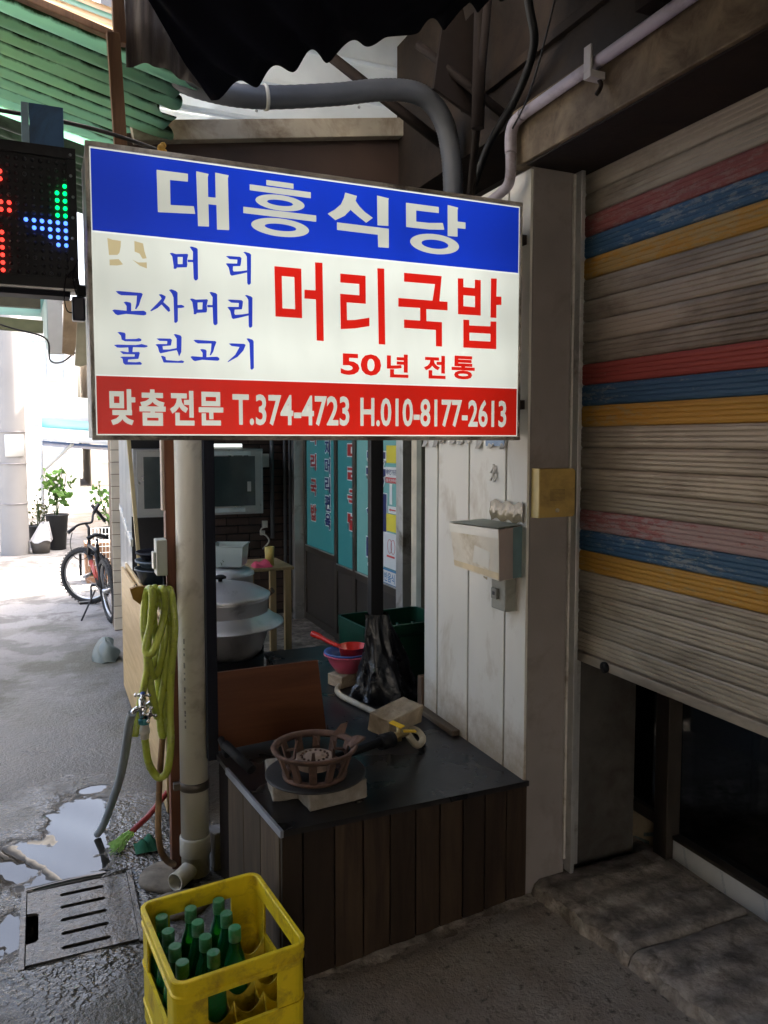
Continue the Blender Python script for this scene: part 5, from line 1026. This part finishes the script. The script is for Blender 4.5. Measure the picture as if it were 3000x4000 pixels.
# green crates with bottles at the end of the counter
M_gc = surf('dark green crate plastic', (.005, .040, .023), .35, var=.2, bump=.05)
for k, (zb, lb) in enumerate(((.4825, 'dark green bottle crate under another at the end of the counter'),)):
    pass
gc = thing('bottle_crate', 'dark green plastic bottle crate behind the black plastic wrapped post', 'crate', (1.57, 3.58, .06))
GM = Matrix.Translation((1.60, 3.55, .06)) @ Matrix.Rotation(R(4), 4, 'Z'); gp = rrpath(.46, .34, .03)
obj('wall', xf(band(MB(), gp, [(-.006, .0), (.001, .0), (.001, .30), (.005, .302), (.005, .315), (.001, .317), (.001, .60), (.006, .603), (.006, .655), (-.006, .655)]), GM), M_gc, gc); obj('base', xf(MB().box(-.22, .22, -.16, .16, .004, .01), GM), M_gc, gc)
obj('divider', xf(MB().box(-.22, .22, -.02, -.015, .011, .58).box(-.22, .22, .075, .08, .011, .58), GM), M_gc, gc)
for i in range(5):
    for j in range(3):
        p0 = GM @ Vector((-.18 + i * .09, -.11 + j * .11, .33)); t = thing('glass_bottle', 'small dark bottle standing in the dark green crate', 'bottle', p0, 'bottles in the dark green crate')
        if i == 0 and j == 0: g1 = obj('body', MB().lathe(prof, p0, 14), glass('dark green glass', (.01, .12, .06), .1, .6), t); g0 = p0
        else: dup(g1, WL[g1] - g0 + p0, t)
        if (i, j) == (2, 0): obj('cap', MB().lathe([(.016, .250), (.016, .275), (0, .276)], p0, 12), surf('orange cap', (.6, .12, .03), .4), t)

# ------------------------------------------------------------------ overhead pipes and wires
cd = thing('conduit', 'greyish lilac plastic conduit bent down along the lintel', 'conduit', (1.37, 1.6, 2.4))
obj('pipe', MB().tube([(1.375, -.5, 2.632), (1.375, 2.09, 2.592)], .0165, 16), M_lilac, cd)
obj('elbow', MB().tube(smooth_path([(1.375, 2.09, 2.592), (1.375, 2.135, 2.585), (1.375, 2.155, 2.555), (1.375, 2.155, 2.50)]), .0185, 14), M_lilac, cd)
obj('drop', MB().tube(smooth_path([(1.375, 2.155, 2.50), (1.375, 2.155, 2.43), (1.375, 2.18, 2.40), (1.36, 2.25, 2.375), (1.33, 2.33, 2.34)]), .0165, 14), M_lilac, cd)
obj('clip', MB().box(1.350, 1.399, 1.735, 1.765, 2.556, 2.575, .002).box(1.350, 1.3565, 1.735, 1.765, 2.5755, 2.64, .002), surf('white metal clip', (.45, .42, .40), .5), cd); obj('rust_hook', MB().tube(smooth_path([(1.39, 1.75, 2.56), (1.385, 1.735, 2.54), (1.372, 1.725, 2.52), (1.37, 1.735, 2.512)]), .006, 8), M_rustbeam, cd)
dpt = [(.22, 2.86, 2.875), (.37, 2.75, 2.822), (.51, 2.66, 2.748), (.68, 2.6, 2.724), (.945, 2.6, 2.777), (1.116, 2.6, 2.822), (1.24, 2.6, 2.838), (1.32, 2.6, 2.815), (1.375, 2.6, 2.75), (1.40, 2.6, 2.66), (1.412, 2.6, 2.55), (1.415, 2.6, 2.38)]
dpa = smooth_path(dpt, 16)
du = thing('flexible_duct', 'grey ribbed flexible duct curving over the sign', 'duct', (.9, 2.6, 2.4))
obj('hose', MB().tube(dpa, [.036 + .0012 * (i % 2) for i in range(len(dpa))], 18), M_duct, du)
k_ = min(range(len(dpa)), key=lambda i: abs(dpa[i].x - .71)); q_ = (dpa[k_ + 1] - dpa[k_ - 1]).to_track_quat('Z', 'Y').to_matrix().to_4x4()
obj('strap', MB().lathe([(.0385, -.006), (.041, -.006), (.041, .006), (.0385, .006), (.0385, -.006)], dpa[k_], 20, q_), M_card2, du)
M_wire = surf('black wire', (.012, .012, .012), .5, bump=0)
def wire(lb, pts, r_=.004): obj('overhead_wire', MB().tube(smooth_path(pts, 8), r_, 6), M_wire, label=lb, cat='wire')
wire('sagging black cable between fascia and duct', [(.2, 2.9, 2.56), (.6, 2.95, 2.57), (1.0, 2.95, 2.545), (1.4, 2.9, 2.60)], .006)
wire('taut black cable running under the green roof sheet', [(-.6, 2.45, 2.50), (.1, 2.42, 2.485), (.5, 2.46, 2.42), (.9, 2.6, 2.38)], .006)
wire('thick black cable bundle climbing beside the upper wall', [(1.30, 2.0, 3.05), (1.345, 2.02, 2.88), (1.385, 2.05, 2.78), (1.425, 2.2, 2.70), (1.435, 2.4, 2.60), (1.43, 2.55, 2.4)], .014)
wire('thin cord hanging in front of the lintel', [(1.30, 1.75, 2.95), (1.33, 1.9, 2.75), (1.35, 2.02, 2.62), (1.345, 2.1, 2.55)], .003)
wire('black cable strung below the far eave', [(-.5, 4.6, 2.30), (-.15, 4.8, 2.22), (.04, 4.9, 2.18), (.06, 4.9, 2.06), (.12, 4.8, 2.04), (.2, 4.6, 2.08), (.25, 4.5, 2.0)], .005)
ck = thing('eave_framing', 'dark timber framing and old pipes under the eaves beside the lintel', 'framing', (1.35, 2.6, 2.5))
for (a_, b_, r_) in (((1.34, 2.30, 2.62), (1.34, 2.28, 3.2), .022), ((1.40, 2.45, 2.45), (1.30, 2.15, 3.1), .014), ((1.22, 2.5, 2.95), (1.44, 2.3, 2.68), .016), ((1.05, 2.9, 3.05), (1.44, 2.75, 2.74), .02)): obj('strut', MB().tube([a_, b_], r_, 6), M_darkwood, ck)
obj('broken_board', MB().prism([[(1.24, 2.78), (1.42, 2.70), (1.43, 3.1), (1.36, 3.02), (1.33, 3.12), (1.27, 2.98)]], lambda u, v, h: (u, 2.42 + h, v), .015), M_darkwood, ck)
# far eaves seen under the LED display
ev = thing('eave', 'white and tan eave panels with green canopy on the alley side', 'eave', (.1, 4.8, 2.0))
BX('white_panel', M_side, ev, .055, .135, 4.98, 5.02, 2.105, 2.55, .002)
obj('side_return', MB().add([(.054, 4.98, 2.10), (.054, 4.98, 2.6), (.018, 5.6, 2.6), (.030, 5.4, 2.3)], [(0, 1, 2, 3)]), surf('pale teal metal', (.40, .50, .50), .5), ev, thick=.004)
obj('tan_board', MB().prism([[(.133, 2.35), (.232, 2.35), (.178, 2.06), (.118, 2.07)]], lambda u, v, h: (u, 4.6 + h, v), .02), surf('tan rotting board', (.40, .29, .19), .8, var=.3, scale=9, dirt=(.6, .5, .4), damt=.3), ev)
obj('cream_board', MB().prism([[(.198, 2.33), (.25, 2.33), (.24, 2.0), (.20, 1.985), (.172, 1.99)]], lambda u, v, h: (u, 4.4 + h, v), .02), surf('dirty cream board', (.42, .40, .30), .7), ev)
BX('beam', surf('dark olive beam', (.07, .065, .04), .7), ev, -1.4, .02, 5.0, 5.06, 2.365, 2.46, .003); obj('beam', MB().obox((-.5, 5.0, 2.275), (1.06, .05, .07), (0, 2.2, 0), .003), surf('olive beam', (.14, .15, .08), .7), ev)
obj('canopy', MB().grid(10, 4, lambda u, v: (-1.4 + 1.45 * u, 5.1 + .5 * v, 2.45 - .05 * v)), sheet('pale green canopy sheet', (.45, .62, .56), .7, None), ev, thick=.002)
# ------------------------------------------------------------------ bicycle
M_tyre = surf('black tyre rubber', (.018, .018, .018), .7, var=.2, bump=.3); M_rim = surf('bright rim alloy', (.6, .6, .6), .3, .8, var=.05, bump=0)
M_red = surf('red frame paint', (.45, .05, .03), .3, var=.1, bump=0, coat=.5); M_blk = surf('black bike parts', (.015, .015, .017), .4, bump=0)
bk = thing('bicycle', 'black and red bicycle parked with its front wheel turned', 'bicycle', (.46, 7.6, 0))
RR = .285
def wheel(c, head, lean, knobs=True):
    M = Matrix.Translation(c) @ Matrix.Rotation(R(head), 4, 'Z') @ Matrix.Rotation(R(lean), 4, 'Y')
    ty = MB(); n = 48
    prof_ = [(-.024, -.022), (-.012, -.027), (.010, -.022), (.020, -.010), (.022, 0), (.020, .010), (.010, .022), (-.012, .027), (-.024, .022)]
    pts = []
    for i in range(n):
        a = 2 * math.pi * i / n
        for (dr, dx) in prof_: r_ = RR - .024 + dr; pts.append(M @ Vector((dx, r_ * math.cos(a), r_ * math.sin(a))))
    k = len(prof_); ty.add(pts, [(i * k + j, i * k + (j + 1) % k, ((i + 1) % n) * k + (j + 1) % k, ((i + 1) % n) * k + j) for i in range(n) for j in range(k)], True)
    for i in range(n):
        a = 2 * math.pi * i / n
        for s_ in (-1, 1):
            q = Vector((s_ * .014, (RR - .002) * math.cos(a), (RR - .002) * math.sin(a))); t = Vector((0, -math.sin(a), math.cos(a))); u = Vector((0, math.cos(a), math.sin(a)))
            ty.add([M @ (q + t * a1 + Vector((b1, 0, 0)) + u * c1) for (a1, b1, c1) in ((-.007, -.006, 0), (.007, -.006, 0), (.007, .006, 0), (-.007, .006, 0), (-.006, -.005, .006), (.006, -.005, .006), (.006, .005, .006), (-.006, .005, .006))], [(4, 5, 6, 7), (0, 1, 5, 4), (1, 2, 6, 5), (2, 3, 7, 6), (3, 0, 4, 7)])
    w_ = obj('wheel', MB().tube([M @ Vector((-.05, 0, 0)), M @ Vector((.05, 0, 0))], .018, 12), M_rim, bk)
    obj('tyre', ty, M_tyre, w_)
    rm = MB().tube([M @ Vector((0, (RR - .05) * math.cos(2 * math.pi * i / 40), (RR - .05) * math.sin(2 * math.pi * i / 40))) for i in range(40)], .011, 8, closed=True); obj('rim', rm, M_rim, w_)
    for i in range(18):
        a = 2 * math.pi * i / 18; obj('spoke', MB().tube([M @ Vector(((-1) ** i * .03, .016 * math.cos(a + 1), .016 * math.sin(a + 1))), M @ Vector((0, (RR - .055) * math.cos(a), (RR - .055) * math.sin(a)))], .0011, 4), M_rim, w_)
    return w_, M
RC = Vector((.505, 7.22, .285)); FC = Vector((.375, 8.10, .285))
wheel(RC, 8, -5); w2, FM = wheel(FC, 55, -6)
obj('reflector', MB().obox(FM @ Vector((0, -.13, .05)), (.012, .03, .06), (0, 0, 55), .002), surf('orange reflector', (.9, .35, .0), .3, bump=0), w2)
T = lambda *p: Vector(p)
bb_ = T(.455, 7.62, .27); seat = T(.440, 7.47, .66); head = T(.395, 7.95, .60); hl = T(.39, 7.98, .50)
obj('frame', MB().tube([bb_, seat], .016, 10).tube([seat - T(0, 0, .06), head], .016, 10).tube([bb_, hl], .018, 10).tube([RC + T(-.05, 0, 0), bb_ + T(-.03, 0, 0)], .010, 8).tube([RC + T(.05, 0, 0), bb_ + T(.03, 0, 0)], .010, 8).tube([RC + T(-.05, 0, 0), seat + T(-.02, 0, -.08)], .009, 8).tube([RC + T(.05, 0, 0), seat + T(.02, 0, -.08)], .009, 8), M_blk, bk); obj('red_tube', MB().tube([bb_ + (seat - bb_) * .15, bb_ + (seat - bb_) * .55], .0175, 10).tube([bb_ + (hl - bb_) * .2, bb_ + (hl - bb_) * .8], .0195, 10), M_red, bk)
obj('fork', MB().tube([head + T(0, 0, .04), hl], .018, 10).tube([hl, FC + T(-.055, .03, .27), FC + T(-.055, .03, 0)], .013, 8).tube([hl, FC + T(.045, -.04, .27), FC + T(.045, -.04, 0)], .013, 8), M_blk, bk)
obj('seat_post', MB().tube([seat, seat + T(-.005, -.02, .05)], .013, 10), M_chrome, bk)
sd = MB().grid(16, 12, lambda u, v: (.435 + (v - .5) * (.17 - .12 * min(1, u * 1.3)), 7.36 + .26 * u, .735 + .028 * math.sin(math.pi * v) - .02 * u)); obj('saddle', sd, M_blk, bk, thick=.03)
hb = head + T(.0, .0, .17)
obj('stem', MB().tube([head, hb, hb + T(-.02, .04, .03)], .013, 10), M_blk, bk)
obj('handlebar', MB().tube(smooth_path([hb + T(-.17, -.06, -.02), hb + T(-.10, -.03, .03), hb + T(-.03, .03, .04), hb + T(.03, .04, .05), hb + T(.05, .10, .12), hb + T(.10, .15, .20)]), .011, 10), M_blk, bk)
obj('grip', MB().tube([hb + T(-.19, -.07, -.035), hb + T(-.13, -.045, .01)], .017, 10).tube([hb + T(.055, .11, .13), hb + T(.105, .155, .21)], .017, 10), M_blk, bk)
obj('brake_cable', MB().tube(smooth_path([hb + T(-.15, -.08, -.03), hb + T(-.17, -.08, -.15), hb + T(-.13, -.05, -.27), hb + T(-.05, 0, -.30), hb + T(.02, .02, -.24)]), .004, 6), M_blk, bk)
obj('crank', MB().tube([bb_ + T(-.07, 0, 0), bb_ + T(.07, 0, 0)], .014, 8).tube([bb_ + T(-.07, 0, 0), bb_ + T(-.075, -.08, -.14)], .009, 8).tube([bb_ + T(.06, 0, 0), bb_ + T(.065, .08, .14)], .009, 8).lathe([(.08, -.003), (.085, 0), (.08, .003)], bb_ + T(.05, 0, 0), 24, Matrix.Rotation(R(90), 4, 'Y')), M_blk, bk)
obj('pedal', MB().obox(bb_ + T(-.13, -.08, -.14), (.10, .06, .022), (0, 0, 8), .003), M_blk, bk); obj('pedal', MB().obox(bb_ + T(.11, .08, .14), (.09, .06, .022), (0, 0, 8), .003), M_blk, bk)
obj('kickstand', MB().tube([bb_ + T(-.04, -.06, -.04), T(.285, 7.38, .0)], .008, 8), M_blk, bk)
obj('spare_grips', MB().tube([(.44, 8.15, .97), (.52, 8.2, .86), (.56, 8.25, .80)], .018, 10), M_blk, label='black handlebar grip of another bicycle behind the tiled pier', cat='handlebar')
# ------------------------------------------------------------------ street beyond the alley
M_pole = surf('pale concrete pole', (.30, .295, .29), .8, var=.08, scale=1.5, bump=.1)
up_ = thing('utility_pole', 'pale concrete utility pole with white notice at the alley mouth', 'utility pole', (-.375, 12.15, 0))
obj('shaft', MB().lathe([(.185, 0), (.18, 1.0), (.172, 3), (.13, 8.5), (0, 8.5)], (-.375, 12.15, 0), 24), M_pole, up_)
for z_ in (.72, 1.28, 1.72): obj('band', MB().lathe([(.185, -.008), (.190, -.008), (.190, .008), (.184, .008)], (-.375, 12.15, z_), 24), surf('grey steel band', (.30, .29, .30), .5, .5), up_)
obj('notice', MB().lathe([(.193, 1.38), (.193, 1.68)], (-.375, 12.15, 0), 12, a0=R(245), a1=R(325)), M_wp, up_, thick=.002)
random.seed(21)
M_leaf = surf('green leaf', (.10, .22, .035), .5, var=.4, scale=3, bump=0); M_leaf2 = surf('olive leaf', (.12, .13, .045), .5, var=.4, scale=3, bump=0); M_stem = surf('stem', (.08, .12, .05), .6)  # plain greens for broad and small leaves
def leaf(mb, c, s_, up=.3):
    c = Vector(c); d0 = Vector((jit(1), jit(1), jit(1) * .6 + up)).normalized(); n0 = d0.cross(Vector((jit(1), jit(1), jit(1)))).normalized(); n2 = d0.cross(n0)
    mb.add([c, c + d0 * s_ * .45 + n0 * s_ * .38, c + d0 * s_ * .8 + n0 * s_ * .22 + n2 * .1 * s_, c + d0 * s_, c + d0 * s_ * .8 - n0 * s_ * .22 + n2 * .1 * s_, c + d0 * s_ * .45 - n0 * s_ * .38], [(0, 1, 2, 3), (0, 3, 4, 5)])
def pot_plant(nm, lb, c, pot, kind):
    x, y = c; r0, r1, h, m = pot
    t = thing(nm, lb, 'potted plant', (x, y, 0))
    obj('pot', MB().lathe([(0, 0), (r0, 0), (r1, h), (r1 + .012, h), (r1 + .012, h - .02), (r1 - .006, h - .02), (0, h - .03)], (x, y, 0), 28), m, t)
    st_ = MB(); lf = MB(); n, hh, sp, s_ = kind
    for k in range(n):
        a = 2 * math.pi * k / n + jit(.5); tip = Vector((x + sp * math.cos(a) * random.random(), y + sp * math.sin(a) * random.random(), h + hh * (.6 + .4 * random.random())))
        p_ = [Vector((x + jit(.03), y + jit(.03), h - .03)), (Vector((x, y, h)) + tip) / 2 + Vector((jit(.03), jit(.03), 0)), tip]; st_.tube(smooth_path(p_, 4), .006, 5)
        for q in range(14): leaf(lf, p_[0].lerp(tip, .25 + .75 * random.random()) + Vector((jit(sp * .5), jit(sp * .5), jit(.05))), s_ * (.6 + .6 * random.random()))
    obj('stem', st_, M_stem, t); obj('foliage', lf, M_leaf if s_ > .07 else M_leaf2, t, kind='stuff')
M_pb = surf('black planter plastic', (.03, .032, .034), .45, var=.15)
pot_plant('potted_plant', 'tall black planter with a broad-leaved climbing plant', (.185, 12.45), (.115, .155, .52, M_pb), (7, .75, .22, .12))
pot_plant('potted_plant', 'low dark pot of olive shrub behind the white bag', (-.06, 12.75), (.12, .16, .34, M_pb), (9, .42, .2, .05))
pot_plant('potted_plant', 'green garden plant beside the far wire basket', (.92, 12.4), (.12, .15, .3, M_pb), (8, .7, .3, .09))
pbg = thing('bagged_pot', 'squat grey pot with a white plastic bag over its rim', 'pot', (-.04, 12.15, 0))
obj('pot', MB().lathe([(0, 0), (.115, 0), (.13, .20), (.12, .205), (0, .19)], (-.04, 12.15, 0), 24), surf('grey pot', (.10, .09, .08), .7), pbg)
obj('bag', MB().grid(24, 8, lambda u, v: (-.04 + (.15 - .10 * v + .015 * math.sin(u * 31)) * math.cos(2 * math.pi * u) + .05 * v, 12.15 + (.15 - .10 * v) * math.sin(2 * math.pi * u), .17 + .26 * v + .02 * math.sin(u * 25))), sheet('white carrier bag', (.75, .77, .80), .4, None, .5, .3), pbg)
M_bluetarp = sheet('blue awning fabric', (.10, .20, .45), .3, None); M_aqua = sheet('aqua awning fabric', (.35, .72, .72), .6, None); M_wtarp = sheet('white awning fabric', (.82, .84, .84), .6, None)
an = thing('street_awning', 'white and aqua awning with blue underside across the alley mouth', 'awning', (.4, 13.6, 1.5))
for k, (za, zb, m) in enumerate(((1.95, 2.35, M_wtarp), (1.80, 1.95, M_aqua), (1.62, 1.80, M_wtarp))):
    obj('stripe', MB().grid(12, 2, lambda u, v, za=za, zb=zb: (.02 + 1.5 * u, 13.0 + 1.4 * ((za + (zb - za) * v) - 1.62), za + (zb - za) * v - .10 * math.sin(u * 1.6) * (1 - v * .3))), m, an, thick=.003)
obj('underside', MB().grid(8, 2, lambda u, v: (.02 + 1.5 * u, 13.05 + .9 * v, 1.60 - .09 * math.sin(u * 1.6) - .08 * v)), M_bluetarp, an, thick=.003)
obj('arm', MB().tube([(.05, 13.6, 1.15), (.45, 13.1, 1.55)], .025, 8), M_wp, an); obj('pole', MB().tube([(.0, 14.2, 0), (.0, 14.2, 2.6)], .03, 8), M_wp, an); obj('pole', MB().tube([(1.6, 14.2, 0), (1.6, 14.2, 2.6)], .03, 8), M_wp, an)
wb = thing('wire_basket', 'small white wire basket on the ground behind the bicycle', 'basket', (.62, 9.4, 0))
mb = MB()
for k in range(9): mb.tube([(.45 + .3 * k / 8, 9.3, .2), (.45 + .3 * k / 8, 9.3, .62)], .004, 4)
for k in range(7): mb.tube([(.45, 9.3, .2 + .07 * k), (.75, 9.3, .2 + .07 * k)], .004, 4)
obj('mesh', mb, M_wp, wb); BX('box', surf('brown box', (.30, .17, .10), .8), wb, .42, .80, 9.32, 9.6, 0, .45, .003)
# houses around the alley mouth and across the road
M_glassw = surf('window glass', (.34, .38, .41), .12, var=.1, bump=0, spec=.6); M_wf = surf('window frame white', (.75, .75, .73), .5, bump=0)
def house(lb, x0, x1, y0, y1, h, m, rows, cols, base=0.9, door=True, roofm=None):
    t = thing('town_house', lb, 'house', ((x0 + x1) / 2, (y0 + y1) / 2, 0))
    BX('wall', m, t, x0, x1, y0, y1, 0, h); BX('roof', roofm or M_plaster_dk, t, x0 - .15, x1 + .15, y0 - .15, y1 + .15, h + .002, h + .14, .01)
    cw = (x1 - x0) / cols
    for r_ in range(rows):
        for c_ in range(cols):
            xa = x0 + cw * (c_ + .22); xb = x0 + cw * (c_ + .78); za = base + r_ * 2.8; zb = za + 1.25
            if zb > h - .2: continue
            w_ = obj('window', MB().box(xa - .06, xb + .06, y0 - .05, y0 - .002, zb, zb + .07).box(xa - .06, xb + .06, y0 - .09, y0 - .002, za - .07, za).box(xa - .06, xa, y0 - .05, y0 - .002, za + .001, zb - .001).box(xb, xb + .06, y0 - .05, y0 - .002, za + .001, zb - .001).box((xa + xb) / 2 - .03, (xa + xb) / 2 + .03, y0 - .045, y0 - .002, za + .001, zb - .001), M_wf, t)
            obj('pane', MB().box(xa, (xa + xb) / 2 - .031, y0 - .02, y0 - .004, za + .001, zb - .001).box((xa + xb) / 2 + .031, xb, y0 - .02, y0 - .004, za + .001, zb - .001), M_glassw, w_)
    if door: dd = BX('door', surf('grey blue door', (.25, .30, .34), .5), t, (x0 + x1) / 2 - .5, (x0 + x1) / 2 + .5, y0 - .06, y0 - .003, .0, 2.1, .01); BX('handle', M_steel, dd, (x0 + x1) / 2 + .34, (x0 + x1) / 2 + .40, y0 - .10, y0 - .061, .95, 1.1)
    return t
house('cream two-storey house left of the utility pole', -7.5, -.75, 14.2, 20, 6.0, M_plaster, 2, 3)
house('pale house across the road facing the alley', -6, 1.2, 29, 36, 6.2, M_plaster, 2, 4)
house('beige house across the road right of the pale house', 1.6, 9, 29.5, 36, 5.4, surf('beige render', (.62, .56, .48), .85, var=.06), 2, 4)
house('white house across the road left of the pale house', -16, -6.5, 29, 36, 7.5, surf('white render', (.75, .75, .74), .85, var=.05), 2, 4)
house('plastered house right of the alley mouth', 2.4, 9, 11.5, 20, 6.0, surf('warm render', (.60, .55, .50), .85, var=.06), 2, 3)
